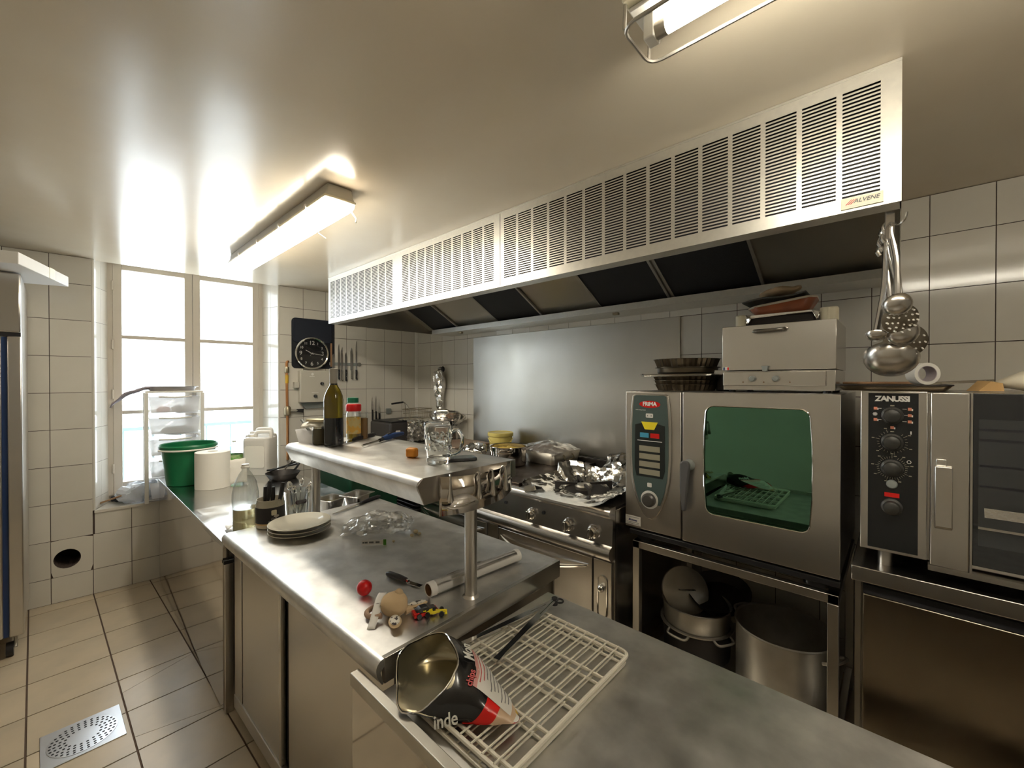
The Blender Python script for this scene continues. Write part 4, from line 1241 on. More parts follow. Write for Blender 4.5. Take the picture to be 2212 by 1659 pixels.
J.p('lid', lathe([(0.027, 0.171), (0.027, 0.195), (0.001, 0.197)], 24), mat('green_lid', (0.01, 0.20, 0.11), 0.35))
p = at(785, 948, Z=SZ)
J = T('pepper_mill_jar', 'slim brown spice jar with white dots to the right of the red lid', 'jar', (p.x, p.y + 0.004, S0))
J.p('jar_wall', lathe([(0.014, 0), (0.017, 0.003), (0.017, 0.10)], 18), mat('brown_spice', (0.20, 0.12, 0.05), 0.3))
J.p('clear_top', lathe([(0.017, 0.10), (0.017, 0.128), (0.001, 0.130)], 18), 'pet')
p = at(700, 960, Z=SZ)
J = T('storage_jar', 'squat dark glass jar left of the oil bottle', 'jar', (2.152, -1.985, S0))
J.p('jar_wall', lathe([(0.030, 0), (0.034, 0.006), (0.034, 0.060), (0.030, 0.068), (0.030, 0.078), (0.027, 0.078), (0.027, 0.01), (0.001, 0.008)], 24), mat('smoked_jar', (0.10, 0.085, 0.05), 0.08, trans=0.3))
J.p('clip_rim', lathe([(0.031, 0.070), (0.033, 0.074), (0.031, 0.078)], 24, False), 'chrome')
p = at(667, 955, Z=SZ)
TB = T('plastic_tub', 'ribbed clear plastic tub holding a grey spatula at the shelf end', 'tub', (p.x + 0.012, p.y + 0.015, S0), rz=0.35)
TB.p('tub_wall', MB().add([(-0.05, -0.035, 0), (0.05, -0.035, 0), (0.05, 0.035, 0), (-0.05, 0.035, 0), (-0.06, -0.045, 0.058), (0.06, -0.045, 0.058), (0.06, 0.045, 0.058), (-0.06, 0.045, 0.058)], BOXF[:1] + BOXF[2:]), 'frost', thick=0.0015)
one('rubber_spatula', 'grey spatula leaning out of the clear plastic tub', 'spatula', tube([(0.03, 0, 0.012), (-0.02, 0, 0.045), (-0.075, 0, 0.092)], [0.006, 0.007, 0.006], 8).join(box(0.0, 0.05, -0.012, 0.012, 0.01, 0.016)), 'greyp', (p.x + 0.012, p.y + 0.01, S0 + 0.006), rz=0.25)
one('paper_parcel', 'folded white paper parcel resting over the plastic tub', 'parcel', sheet(lambda u, v: (-0.055 + 0.12 * u, -0.04 + 0.075 * v, 0.012 * math.sin(PI * u) + 0.018 * math.sin(PI * v)), 12, 10).crumple(0.007, 30, 4), 'paper', (p.x + 0.040, p.y + 0.015, S0 + 0.066), rz=0.3, thick=0.006)
one('bread_slice', 'cream slice of bread lying on the paper parcel', 'bread', prism(rrect(0.10, 0.06, 0.015), 0, 0.010).crumple(0.003, 25, 6), mat('bread_cream', (0.78, 0.70, 0.52), 0.8), (p.x + 0.055, p.y + 0.018, S0 + 0.096), rz=0.2)
a_, b_ = at(710, 968, Z=SZ), at(812, 941, Z=SZ)
K = T('chef_knife', 'long knife with glossy black handle lying before the oil bottle', 'knife', (a_.x, a_.y, S0), rz=math.atan2(b_.y - a_.y, b_.x - a_.x))
knife_parts(K, (b_ - a_).length * 0.98, (b_ - a_).length * 0.48, 0.034)
a_, b_ = at(783, 967, Z=SZ), at(866, 943, Z=SZ)
K = T('gas_lighter', 'blue handled gas lighter with steel nozzle on the raised shelf', 'lighter', (a_.x, a_.y, S0), rz=math.atan2(b_.y - a_.y, b_.x - a_.x))
L = (b_ - a_).length
K.p('nozzle', tube([(0, 0, 0.008), (L * 0.42, 0, 0.010)], 0.0045, 10), 'chrome')
K.p('collar', tube([(L * 0.40, 0, 0.010), (L * 0.50, 0, 0.012)], 0.008, 10), 'black')
K.p('handle', tube([(L * 0.48, 0, 0.013), (L * 0.62, 0, 0.015), (L * 0.78, -0.004, 0.016), (L, -0.010, 0.015)], [0.009, 0.0145, 0.013, 0.009], 12), 'bluep')
K.p('trigger', box(L * 0.60, L * 0.70, -0.006, 0.006, 0.026, 0.032), 'black', bev=0.002)
p = at(890, 988, Z=SZ)
one('orange_block', 'small orange rubber block beside the beer mug', 'block', prism(rrect(0.042, 0.030, 0.009, 4), 0, 0.034), 'orange', (p.x, p.y, S0), rz=0.4, bev=0.007)
p = at(947, 1001, Z=SZ)
MG = T('beer_mug', 'dimpled clear glass beer mug near the end of the raised shelf', 'mug', (p.x, p.y, S0), rz=math.radians(47))
prof_o = [(0.036, 0.0), (0.039, 0.004), (0.040, 0.012), (0.042, 0.04), (0.046, 0.09), (0.0485, 0.125), (0.049, 0.139), (0.0475, 0.140), (0.045, 0.125), (0.042, 0.09), (0.037, 0.04), (0.034, 0.022), (0.001, 0.020)]
mm = lathe(prof_o, 48, True)
nv = []
for q in mm.v:
    r = math.hypot(q.x, q.y)
    if r > 0.038 and 0.02 < q.z < 0.12:
        a = math.atan2(q.y, q.x)
        k = 0.0016 * max(0, math.cos(a * 9) * math.cos((q.z - 0.06) * 90))
        q = Vector((q.x * (r - k) / r, q.y * (r - k) / r, q.z))
    nv.append(q)
mm.v = nv
MG.p('glass_body', mm, 'glass', smooth=60)
MG.p('handle', tube(bez([(0.043, 0, 0.105), (0.065, 0, 0.112), (0.080, 0, 0.085), (0.074, 0, 0.045), (0.052, 0, 0.030), (0.040, 0, 0.032)], 5), 0.0065, 10), 'glass')
for k in range(14):
    a = 2 * PI * k / 14
    for z in (0.055, 0.092):
        MG.p('dimple', lathe([(0.0085, 0), (0.007, 0.0012), (0.003, 0.002), (0.0005, 0.0022)], 12).xf(YZ).rot(a + PI / 2).move(0.0445 * math.cos(a) * (1 + (z - 0.07) * 1.3), 0.0445 * math.sin(a) * (1 + (z - 0.07) * 1.3), z), 'glass')
p = at(992, 994, Z=SZ)
PH = T('mobile_phone', 'black mobile phone lying behind the beer mug', 'phone', (p.x, p.y, S0), rz=math.radians(62))
PH.p('case', prism(rrect(0.118, 0.062, 0.010), 0, 0.010), 'black', bev=0.002)
PH.p('screen', prism(rrect(0.112, 0.057, 0.007), 0.010, 0.0106), mat('phone_screen', (0.015, 0.05, 0.075), 0.06, coat=1.0))

# ================================================================== island top
I0 = IZ + 0.001
p = at(648, 1150, Z=IZ)
plate = None
for k in range(3):
    o = one('dinner_plate', ['cream dinner plate at the bottom of the stack of three', 'cream dinner plate in the middle of the stack of three', 'cream dinner plate on top of the stack of three'][k], 'plate',
            lathe([(0.065, 0.0), (0.070, 0.001), (0.085, 0.006), (0.126, 0.018), (0.128, 0.020), (0.126, 0.0215), (0.088, 0.010), (0.080, 0.007), (0.001, 0.006)], 48), 'ceramic', (p.x, p.y, I0 + 0.0150 * k), group='stacked dinner plates')
p = at(584, 1136, Z=IZ)
KJ = T('knife_jar', 'plastic jar with black printed label holding black handled knives', 'jar', (p.x, p.y, I0))
KJ.p('jar_wall', lathe([(0.052, 0), (0.058, 0.004), (0.060, 0.02), (0.060, 0.108), (0.056, 0.114), (0.056, 0.130), (0.054, 0.130), (0.054, 0.112), (0.057, 0.105), (0.056, 0.006), (0.001, 0.004)], 32), mat('jar_tan_plastic', (0.66, 0.58, 0.42), 0.3, trans=0.3))
KJ.p('clear_collar', lathe([(0.0608, 0.098), (0.0606, 0.108), (0.057, 0.115), (0.057, 0.131)], 32, False), 'pet')
lb = KJ.p('black_label', lathe([(0.0606, 0.026), (0.0606, 0.098)], 32, False), mat('label_black', (0.012, 0.010, 0.011), 0.3))
ang0 = math.atan2(CAM.y - p.y, CAM.x - p.x)
def on_cyl(mb, r, a, z):
    """wrap a flat xy patch round a vertical cylinder, centred at angle a"""
    v = []
    for q in mb.v:
        t = a + q.x / r
        rr = r + q.z
        v.append(Vector((rr * math.cos(t), rr * math.sin(t), z + q.y)))
    mb.v = v
    return mb
KJ.p('label_badge', on_cyl(prism(rrect(0.022, 0.024, 0.004), 0.0004, 0.001), 0.0606, ang0 + 0.25, 0.075), mat('badge_cream', (0.62, 0.56, 0.40), 0.5), lb)
KJ.p('label_cup', on_cyl(lathe([(1, 0.0004), (1, 0.001)], 20).scl(0.012, 0.006, 1), 0.0606, ang0 + 0.42, 0.058), mat('badge_pale', (0.55, 0.52, 0.46), 0.5), lb)
KJ.p('label_words', on_cyl(textmesh('Caf\u00e9', 0.013, 0.0003, 0.0003, 0.2).move(0, 0.006, 0.0008).join(textmesh('Gourmand', 0.011, 0.0003, 0.0002, 0.2).move(0, -0.006, 0.0008)), 0.0606, ang0 + 0.25, 0.041), mat('label_print_grey', (0.45, 0.42, 0.40), 0.5), lb)
KJ.p('gold_band', lathe([(0.0606, 0.020), (0.0606, 0.026)], 32, False), mat('gold_band', (0.60, 0.40, 0.16), 0.4))
for k, (dx, dy, tx, ty, h, L_) in enumerate(((-0.030, -0.012, -0.05, 0.02, 0.166, 0.11), (-0.005, -0.018, -0.02, 0.10, 0.196, 0.12), (0.028, 0.010, 0.10, 0.16, 0.192, 0.12), (-0.018, 0.010, 0.00, 0.05, 0.164, 0.11))):
    d = Vector((tx, ty, 1)).normalized()
    base = Vector((dx, dy, 0.012))
    o = T('table_knife', ['short black knife handle at the left of the knife jar', 'tall curved black knife handle in the middle of the knife jar', 'broad black knife handle leaning right in the knife jar', 'thin black knife handle at the back of the knife jar'][k], 'knife', (p.x + dx, p.y + dy, I0 + 0.012), group='knives in the jar')
    e = d * (h / d.z)
    m_ = d * ((h - 0.09) / d.z)
    o.p('blade', tube([(0, 0, 0), tuple(m_)], [0.003, 0.006], 6), 'chrome')
    o.p('handle', tube([tuple(m_), tuple(m_ + (e - m_) * 0.5 + Vector((0.003, 0, 0))), tuple(e)], [0.007, 0.0105, 0.0085], 8), 'black')
p = at(642, 1113, Z=IZ)
CT = T('cutlery_tub', 'clear plastic tub crammed with steel spoons beside the post', 'tub', (p.x, p.y, I0))
CT.p('tub_wall', lathe([(0.046, 0), (0.050, 0.004), (0.060, 0.125), (0.062, 0.128), (0.059, 0.128), (0.048, 0.008), (0.001, 0.006)], 28), 'pet')
CT.p('brown_label', on_cyl(prism(rrect(0.055, 0.020, 0.009), 0.0004, 0.001), 0.0565, math.atan2(CAM.y - p.y, CAM.x - p.x) + 0.35, 0.078), mat('label_brown', (0.035, 0.012, 0.016), 0.4))
for k, (dx, dy, tx, ty, h, r) in enumerate(((-0.02, -0.02, -0.10, -0.10, 0.155, 0.016), (0.0, 0.01, 0.0, 0.10, 0.17, 0.013), (0.02, 0.0, 0.30, 0.28, 0.150, 0.014), (-0.01, 0.02, -0.05, -0.16, 0.135, 0.014), (0.015, 0.02, 0.12, 0.30, 0.160, 0.010), (0.01, -0.02, 0.05, -0.05, 0.14, 0.014))):
    d = Vector((tx, ty, 1)).normalized()
    ex = d.cross(Vector((0.7, -0.7, 0.1))).normalized()
    fm = frame(Vector((0, 0, 0)), ex, d)
    m_ = prism([(-0.003, 0), (0.003, 0), (0.0025, h - 0.03), (-0.0025, h - 0.03)], -0.0008, 0.0008)
    m_.join(ball(r, r * 1.5, 0.005, 14, 8).move(0, h - 0.015, 0))
    one('spoon', 'steel spoon %s of the cutlery tub' % ['standing at the left', 'standing at the back', 'leaning right out', 'tucked low in the middle', 'with narrow bowl at the right', 'facing the front'][k], 'spoon', m_.xf(fm), 'chrome', (p.x + dx * 0.6, p.y + dy * 0.6, I0 + 0.010), group='spoons in the cutlery tub')
# clear water bottle stands on the lower counter just behind the island edge
p = at(557, 1128, Z=CZ_)
C0 = CZ_ + 0.001
WBt = T('water_bottle', 'big clear plastic bottle a third full of pale oil by the knife jar', 'bottle', (1.700, -2.158, C0))
WBt.p('bottle_wall', lathe([(0.052, 0), (0.056, 0.006), (0.054, 0.03), (0.056, 0.05), (0.054, 0.07), (0.056, 0.09), (0.054, 0.11), (0.057, 0.15), (0.056, 0.19), (0.046, 0.245), (0.026, 0.285), (0.0155, 0.300), (0.0150, 0.322)], 28), 'pet')
WBt.p('oil', lathe([(0.050, 0.004), (0.053, 0.01), (0.052, 0.118), (0.001, 0.119)], 24), mat('pale_oil', (0.70, 0.62, 0.36), 0.05, trans=0.7, ior=1.4))
WBt.p('neck_ring', lathe([(0.019, 0.312), (0.019, 0.318), (0.016, 0.322), (0.016, 0.330), (0.013, 0.330)], 20), 'white')
one('torn_paper', 'torn scrap of pale paper lying behind the oil filled bottle', 'paper', sheet(lambda u, v: (-0.05 + 0.08 * u, -0.05 + 0.09 * v, 0.0 + 0.05 * u * v), 8, 8).crumple(0.008, 20, 2), 'card', (1.61, -2.165, C0 + 0.012), thick=0.001)
# paring knife
a_, b_ = at(719, 1113, Z=IZ), at(822, 1074, Z=IZ)
K = T('paring_knife', 'small kitchen knife with black handle on the island beside the plastic bag', 'knife', (a_.x, a_.y, I0), rz=math.atan2(b_.y - a_.y, b_.x - a_.x))
knife_parts(K, (b_ - a_).length * 0.98, (b_ - a_).length * 0.56, 0.024)
# gastronorm pans
def gn(label, cx, cy, z, rz, w_, l_, h, m, food=None):
    t = T('gastronorm_pan', label, 'pan', (cx, cy, z), rz=rz)
    o, i_, bt = rrect(w_ + 0.03, l_ + 0.03, 0.018, 4), rrect(w_, l_, 0.03, 4), rrect(w_ - 0.02, l_ - 0.02, 0.03, 4)
    n = len(o)
    v = [(q[0], q[1], h) for q in o] + [(q[0], q[1], h) for q in i_] + [(q[0], q[1], 0.002) for q in bt]
    f = [(k, (k + 1) % n, n + (k + 1) % n, n + k) for k in range(n)] + [(n + k, n + (k + 1) % n, 2 * n + (k + 1) % n, 2 * n + k) for k in range(n)] + [tuple(2 * n + k for k in range(n))]
    t.p('pan_wall', MB().add(v, f), 'steelh', thick=0.0016)
    if food:
        t.p('contents', prism(rrect(w_ - 0.010, l_ - 0.010, 0.028), h * 0.55, h * 0.6), food)
gn('small steel pan with greenish food next to the far shelf post', 1.700, -1.74, C0, 0.35, 0.11, 0.12, 0.080, 'steel', mat('pesto', (0.30, 0.27, 0.10), 0.5))
gn('small empty steel pan tilted towards the paring knife', 1.725, -1.600, C0, 0.40, 0.11, 0.13, 0.080, 'steel')
# clear plastic bag with printed strip
p = at(818, 1140, Z=IZ)
PB = T('plastic_bag', 'crumpled clear plastic bag with small printed label on the island', 'bag', (p.x, p.y, I0))
def bagfn(u, v):
    x, y = (u - 0.5), (v - 0.5)
    e = max(0, 1 - (2 * x) ** 2) * max(0, 1 - (2 * y) ** 2)
    return (x * 0.30, y * 0.23, 0.010 + 0.055 * e ** 0.6)
ang = math.radians(50)
m_ = sheet(bagfn, 34, 28).crumple(0.016, 17, 3)
for q in m_.v:
    q.z = max(q.z, 0.002)
PB.p('film', m_.rot(ang), 'film', smooth=12)
m_ = sheet(lambda u, v: ((u - 0.5) * 0.27, (v - 0.5) * 0.20, 0.006), 24, 20).crumple(0.010, 24, 8)
for q in m_.v:
    q.z = max(q.z, 0.0015)
PB.p('under_film', m_.rot(ang), 'film', smooth=12)
q_ = at(806, 1178, Z=IZ) - Vector((p.x, p.y, IZ))
lbm = frame((q_.x, q_.y, 0.011), RGT + FWD0 * 0.12, Vector((0, 0, 1)))
lb = PB.p('label_strip', box(-0.046, 0.046, -0.009, 0.009, 0, 0.0006).xf(lbm), 'labelw')
PB.p('green_tab', box(0.041, 0.053, -0.013, 0.011, 0.0006, 0.0012).xf(lbm), mat('label_green', (0.08, 0.28, 0.02), 0.4), lb)
for k, (x, w_) in enumerate(((-0.042, 0.006), (-0.034, 0.012), (-0.016, 0.018), (0.010, 0.016))):
    PB.p('print_line', box(x, x + w_, -0.003, 0.004, 0.0006, 0.0009).xf(lbm), 'ink', lb)
p2_ = at(898, 1158, Z=IZ)
for k, (x, y, r) in enumerate(((898, 1153, 0.013), (890, 1160, 0.010), (906, 1156, 0.009), (850, 1172, 0.007))):
    c = at(x, y, Z=IZ)
    one('shallot', ['pale shallot at the end of the plastic bag', 'small pale shallot below the end of the plastic bag', 'tiny pale shallot at the tip of the plastic bag', 'single clove near the printed label of the plastic bag'][k], 'shallot', ball(r, r * 0.8, r * 0.7, 12, 8), mat('shallot', (0.62, 0.50, 0.30), 0.5), (c.x, c.y, I0 + r * 0.7), group='shallots by the plastic bag')
# red ball
p = at(787, 1286, Z=IZ)
one('red_ball', 'small glossy red ball on the island', 'ball', ball(0.0235, 0.0235, 0.0235, 24, 16), 'red', (p.x, p.y, I0 + 0.0235))
# plush toy lying face down
p = at(852, 1330, Z=IZ)
PT = T('plush_toy', 'beige plush toy with speckled ears and white care tag', 'toy', (p.x, p.y, I0), rz=math.radians(48))
PT.p('head', ball(0.040, 0.036, 0.034, 20, 14).crumple(0.004, 25, 5).move(0, 0, 0.033).join(ball(0.013, 0.012, 0.014, 10, 8).move(0.012, 0.006, 0.060)), 'plush')
def ear(a, l_, w_):
    m_ = ball(l_ / 2, w_ / 2, 0.007, 16, 10).move(l_ / 2, 0, 0)
    return m_.rot(a).move(0.028 * math.cos(a), 0.028 * math.sin(a), 0.016)
def ear_in(a, l_, w_):
    m_ = ball(l_ / 2 * 0.80, w_ / 2 * 0.78, 0.003, 16, 8).move(l_ * 0.53, 0, 0.0058)
    return m_.rot(a).move(0.028 * math.cos(a), 0.028 * math.sin(a), 0.016)
for a, l_, w_ in ((math.radians(-78), 0.066, 0.036), (math.radians(22), 0.070, 0.026)):
    e = PT.p('ear', ear(a, l_, w_), 'plush')
    PT.p('ear_lining', ear_in(a, l_, w_), 'speck', e)
PT.p('neck', tube([(0.03, 0.0, 0.012), (0.05, 0.012, 0.010)], [0.012, 0.008], 10), 'plush')
PT.p('collar', tube(bez([(-0.03, -0.028, 0.016), (-0.062, -0.024, 0.012), (-0.078, 0.0, 0.012), (-0.062, 0.024, 0.014), (-0.03, 0.028, 0.018)], 5), 0.0075, 10), 'plushp')
tg = PT.p('care_tag', sheet(lambda u, v: (-0.052 + 0.022 * u - 0.01 * v, 0.040 - 0.105 * v, 0.048 - 0.046 * v ** 1.5 + 0.004 * math.sin(6 * v)), 3, 12), 'card', thick=0.0006)
PT.p('tag_print', box(-0.049, -0.044, -0.03, 0.03, 0.0, 0.0004).move(0, 0, 0).rot(math.radians(-24), 'X').move(0.003, -0.004, 0.040), 'ink', tg)
# toy cars
p = at(918, 1328, Z=IZ)
def wheel(t, x, y, r, par=None, w_=0.006):
    t.p('wheel', cyl(r, -w_ / 2, w_ / 2, 14).rot(PI / 2, 'X').move(x, y, r), 'black', par)
TC = T('toy_car', 'little red and black toy car lying by the plush toy', 'toy car', (p.x, p.y, I0), rz=math.radians(74))
TC.p('chassis', prismX([(-0.015, 0.004), (0.015, 0.004), (0.014, 0.012), (-0.014, 0.012)], -0.036, 0.036).join(prismX([(-0.014, 0.012), (0.014, 0.012), (0.013, 0.016), (-0.013, 0.016)], -0.036, -0.020)), 'redgloss', bev=0.001)
TC.p('cabin', prismY([(-0.030, 0.012), (0.034, 0.012), (0.030, 0.018), (0.012, 0.020), (0.004, 0.027), (-0.016, 0.027), (-0.026, 0.019)], -0.0115, 0.0115), 'black', bev=0.002)
for x in (-0.022, 0.022):
    for y in (-0.0145, 0.0145):
        wheel(TC, x, y, 0.007)
p = at(941, 1328, Z=IZ)
TY = T('toy_race_car', 'tiny yellow toy racing car beside the red toy car', 'toy car', (p.x, p.y, I0), rz=math.radians(52))
TY.p('body', prism([(-0.030, -0.004), (-0.022, -0.010), (-0.004, -0.010), (0.006, -0.005), (0.030, -0.002), (0.030, 0.002), (0.006, 0.005), (-0.004, 0.010), (-0.022, 0.010), (-0.030, 0.004)], 0.006, 0.013), 'yel', bev=0.001)
TY.p('front_wing', box(0.026, 0.033, -0.012, 0.012, 0.004, 0.006), 'yel')
TY.p('rear_wing', box(-0.035, -0.027, -0.011, 0.011, 0.016, 0.018), 'yel')
TY.p('cockpit', box(-0.008, 0.000, -0.003, 0.003, 0.013, 0.0145), 'black')
TY.p('engine_cover', prismX([(-0.004, 0.013), (0.004, 0.013), (0.002, 0.018), (-0.002, 0.018)], -0.026, -0.009), 'yel')
for x in (-0.022, 0.017):
    for y in (-0.013, 0.013):
        wheel(TY, x, y, 0.007)
# foil roll, palette knife and stray foil
a_, b_ = at(925, 1291, Z=IZ), at(1118, 1212, Z=IZ)
d = (b_ - a_)
L = d.length
FR_ = T('foil_roll', 'roll of kitchen foil with white paper core ends lying on the island', 'foil roll', (a_.x, a_.y, I0), rz=math.atan2(d.y, d.x))
FR_.p('foil_wrap', cyl(0.0225, 0.022, L - 0.018, 28).rot(PI / 2, 'Y').move(0, 0, 0.023), 'foil')
FR_.p('core_tube', lathe([(0.0225, 0.0), (0.0225, L), (0.0185, L), (0.0185, 0.0), (0.0225, 0.0)], 28, False).rot(PI / 2, 'Y').move(0, 0, 0.023), 'card')
FR_.p('core_lining', lathe([(0.0184, 0.0005), (0.0184, L - 0.0005)], 28, False).rot(PI / 2, 'Y').move(0, 0, 0.023), 'cardb')
FR_.p('loose_flap', sheet(lambda u, v: (0.07 + 0.16 * u, 0.012 + 0.045 * v, 0.040 - 0.034 * v + 0.006 * math.sin(9 * u + 4 * v)), 20, 10).crumple(0.004, 40, 2), 'foil', thick=0.0006, smooth=20)
a_, b_ = at(836, 1246, Z=IZ), at(905, 1268, Z=IZ)
d = (b_ - a_)
PK = T('palette_knife', 'palette knife with black handle pushed under the foil roll', 'knife', (a_.x, a_.y, I0), rz=math.atan2(d.y, d.x))
PK.p('handle', tube([(0.0, 0, 0.010), (0.012, 0, 0.011), (0.06, 0, 0.011), (0.092, 0, 0.009)], [0.006, 0.0105, 0.0095, 0.0075], 12), 'black')
PK.p('ferrule', tube([(0.090, 0, 0.009), (0.100, 0, 0.007)], 0.006, 8), 'chrome')
PK.p('blade', box(0.098, 0.155, -0.009, 0.009, 0.003, 0.0045), 'chrome')
# ================================================================== things on the low table
L0 = LZ + 0.001
rx0, rx1, ry0, ry1 = 3.180, 3.508, -2.215, -1.738
def rack(label, z, dx, dy):
    t = T('wire_rack', label, 'rack', ((rx0 + rx1) / 2 + dx, (ry0 + ry1) / 2 + dy, z), group='stacked wire racks')
    w_, l_ = rx1 - rx0, ry1 - ry0
    t.p('rim', tube([(q[0], q[1], 0.0055) for q in rrect(w_, l_, 0.022, 4)], 0.005, 8, True), 'wire')
    n = 10
    for k in range(1, n):
        x = -w_ / 2 + w_ * k / n
        t.p('wire', tube([(x, -l_ / 2, 0.0105), (x, l_ / 2, 0.0105)], 0.0022, 6), 'wire')
    for k in range(5):
        y = -l_ / 2 + 0.02 + (l_ - 0.04) * k / 4
        t.p('crossbar', tube([(-w_ / 2, y, 0.0050), (w_ / 2, y, 0.0050)], 0.0042, 8), 'wire')
    return t
rack('white coated wire rack lying directly on the low table, under another', L0, -0.004, -0.006)
rack('white coated wire rack on top, under the tongs and crisp bag', L0 + 0.0165, 0, 0)
RT = L0 + 0.0165 + 0.0135
TG = T('kitchen_tongs', 'long steel kitchen tongs opened out across the upper wire rack', 'tongs', (at(1198, 1306, Z=RT).x, at(1198, 1306, Z=RT).y, RT))
pv = at(1198, 1306, Z=RT)
for (ex, ey, zz) in ((1000, 1396, 0.0), (1072, 1434, 0.004)):
    e = at(ex, ey, Z=RT + 0.006)
    d = Vector((e.x - pv.x, e.y - pv.y, 0))
    L = d.length
    a = math.atan2(d.y, d.x)
    pr = [(-0.012, 0.002), (L * 0.5, 0.002), (L * 0.85, 0.0), (L, 0.0), (L, 0.006), (L * 0.5, 0.013), (-0.012, 0.017)]
    ar = TG.p('arm', prismY(pr, -0.0010, 0.0010).join(prism([(-0.012, -0.009), (L * 0.3, -0.010), (L * 0.9, -0.007), (L, -0.009), (L, 0.009), (L * 0.9, 0.007), (L * 0.3, 0.010), (-0.012, 0.009)], 0.013, 0.0145)).rot(a).move(0, 0, zz), 'chrome')
TG.p('pivot', cyl(0.010, 0.0, 0.022, 14), 'black')
TG.p('pull_ring', tube([(0.012 * math.cos(t) + 0.012, 0.012 * math.sin(t) + 0.010, 0.012) for t in [2 * PI * k / 14 for k in range(14)]], 0.003, 6, True), 'black')

# ---- the crisp bag: a loft through rings of points
RINGS = [
    [(861, 1546, .905), (858, 1480, .955), (862, 1412, 1.00), (905, 1381, 1.05), (955, 1367, 1.07), (974, 1388, 1.02), (990, 1425, .975), (975, 1468, .935), (944, 1506, .905), (902, 1543, .895)],
    [(905, 1560, .895), (895, 1510, .985), (905, 1440, 1.05), (945, 1395, 1.08), (985, 1382, 1.075), (1000, 1398, 1.03), (1008, 1440, .965), (992, 1490, .905), (962, 1530, .885), (930, 1556, .885)],
    [(975, 1566, .880), (965, 1540, .985), (975, 1480, 1.05), (1005, 1430, 1.06), (1030, 1418, 1.04), (1042, 1432, 1.00), (1046, 1470, .935), (1034, 1515, .880), (1012, 1548, .866), (992, 1564, .870)],
    [(1035, 1575, .872), (1030, 1560, .94), (1040, 1525, .98), (1060, 1490, .985), (1075, 1478, .97), (1084, 1490, .945), (1086, 1515, .905), (1078, 1542, .872), (1064, 1563, .862), (1050, 1573, .865)],
    [(1085, 1583, .872), (1085, 1575, .90), (1092, 1558, .915), (1104, 1545, .915), (1112, 1540, .91), (1117, 1548, .898), (1118, 1562, .882), (1112, 1575, .870), (1102, 1583, .866), (1093, 1585, .868)],
    [(1104, 1585, .873), (1104, 1582, .884), (1107, 1575, .89), (1113, 1570, .892), (1119, 1568, .89), (1122, 1572, .886), (1122, 1578, .878), (1118, 1583, .872), (1113, 1586, .870), (1108, 1587, .871)],
]
R3 = [[ray_at(*q) for q in r] for r in RINGS]
for r in R3:
    for q in r:
        q.z = max(q.z, RT + 0.003)
def cr(P, t, closed):
    n = len(P)
    i = int(math.floor(t))
    f = t - i
    g_ = (lambda k: P[k % n]) if closed else (lambda k: P[max(0, min(n - 1, k))])
    a, b, c, d = g_(i - 1), g_(i), g_(i + 1), g_(i + 2)
    return 0.5 * ((2 * b) + (c - a) * f + (2 * a - 5 * b + 4 * c - d) * f * f + (3 * b - a - 3 * c + d) * f ** 3)
BC = [sum(r, Vector()) / len(r) for r in R3]
def bag(s, t, off=0.0):
    """s along 0..1 from mouth to tip, t around 0..10"""
    k = min(s, 0.9999) * (len(R3) - 1)
    q = cr([cr(r, t, True) for r in R3], k, False)
    c = cr(BC, k, False)
    d = (q - c)
    d = d.normalized() if d.length > 1e-6 else Vector((0, 0, 1))
    w_ = noise.noise(q * 28) * 0.0035 + noise.noise(q * 70) * 0.0012
    return q + d * (off + w_)
BG = T('crisp_bag', 'open black and red snack bag lying on the white wire racks', 'bag', (BC[2].x, BC[2].y, RT))
def band(s0, s1, off=0.0, t0=0, t1=10, nu=40, nv=12):
    return sheet(lambda u, v: bag(s0 + (s1 - s0) * v, t0 + (t1 - t0) * u, off), nu, nv)
BG.p('black_section', band(0.0, 0.46, 0, 0, 10, 50, 24), 'blackbag', w=True, smooth=25)
BG.p('lining', band(0.0, 0.60, -0.003, 0, 10, 50, 24), 'baglin', w=True, smooth=25)
BG.p('red_section', band(0.46, 0.585, 0, 0, 10, 50, 8), 'redgloss', w=True, smooth=25)
BG.p('tan_section', band(0.585, 0.80, 0, 0, 10, 50, 12), 'bagtan', w=True, smooth=25)
BG.p('red_tip', band(0.80, 0.93, 0, 0, 10, 40, 8), 'redgloss', w=True, smooth=25)
BG.p('dark_tip', band(0.93, 1.0, 0, 0, 10, 40, 6), mat('bag_purple', (0.03, 0.01, 0.03), 0.25), w=True, smooth=25)
BG.p('mouth_edge', tube([bag(0.0, t * 0.25, 0.0005) for t in range(40)], 0.0016, 6, True), 'chrome', w=True)
lab = BG.p('info_label', band(0.30, 0.70, 0.0022, 4.55, 6.55, 16, 18), 'labelw', w=True)
for k in range(9):
    s = 0.35 + k * 0.037
    BG.p('print_line', band(s, s + 0.010, 0.0028, 4.75, 6.25 - (k % 3) * 0.2, 10, 1), 'ink' if k > 1 else 'inkred', lab, w=True)
BG.p('red_stripe', band(0.30, 0.335, 0.0027, 4.55, 6.55, 12, 2), mat('pink_stripe', (0.62, 0.30, 0.28), 0.5), lab, w=True)
BG.p('white_seal', band(0.76, 0.83, 0.0015, 5.6, 6.9, 8, 4), 'labelw', w=True)
BG.p('gold_seal', band(0.76, 0.82, 0.0015, 5.0, 5.6, 6, 4), mat('gold_print', (0.62, 0.40, 0.05), 0.3), w=True)
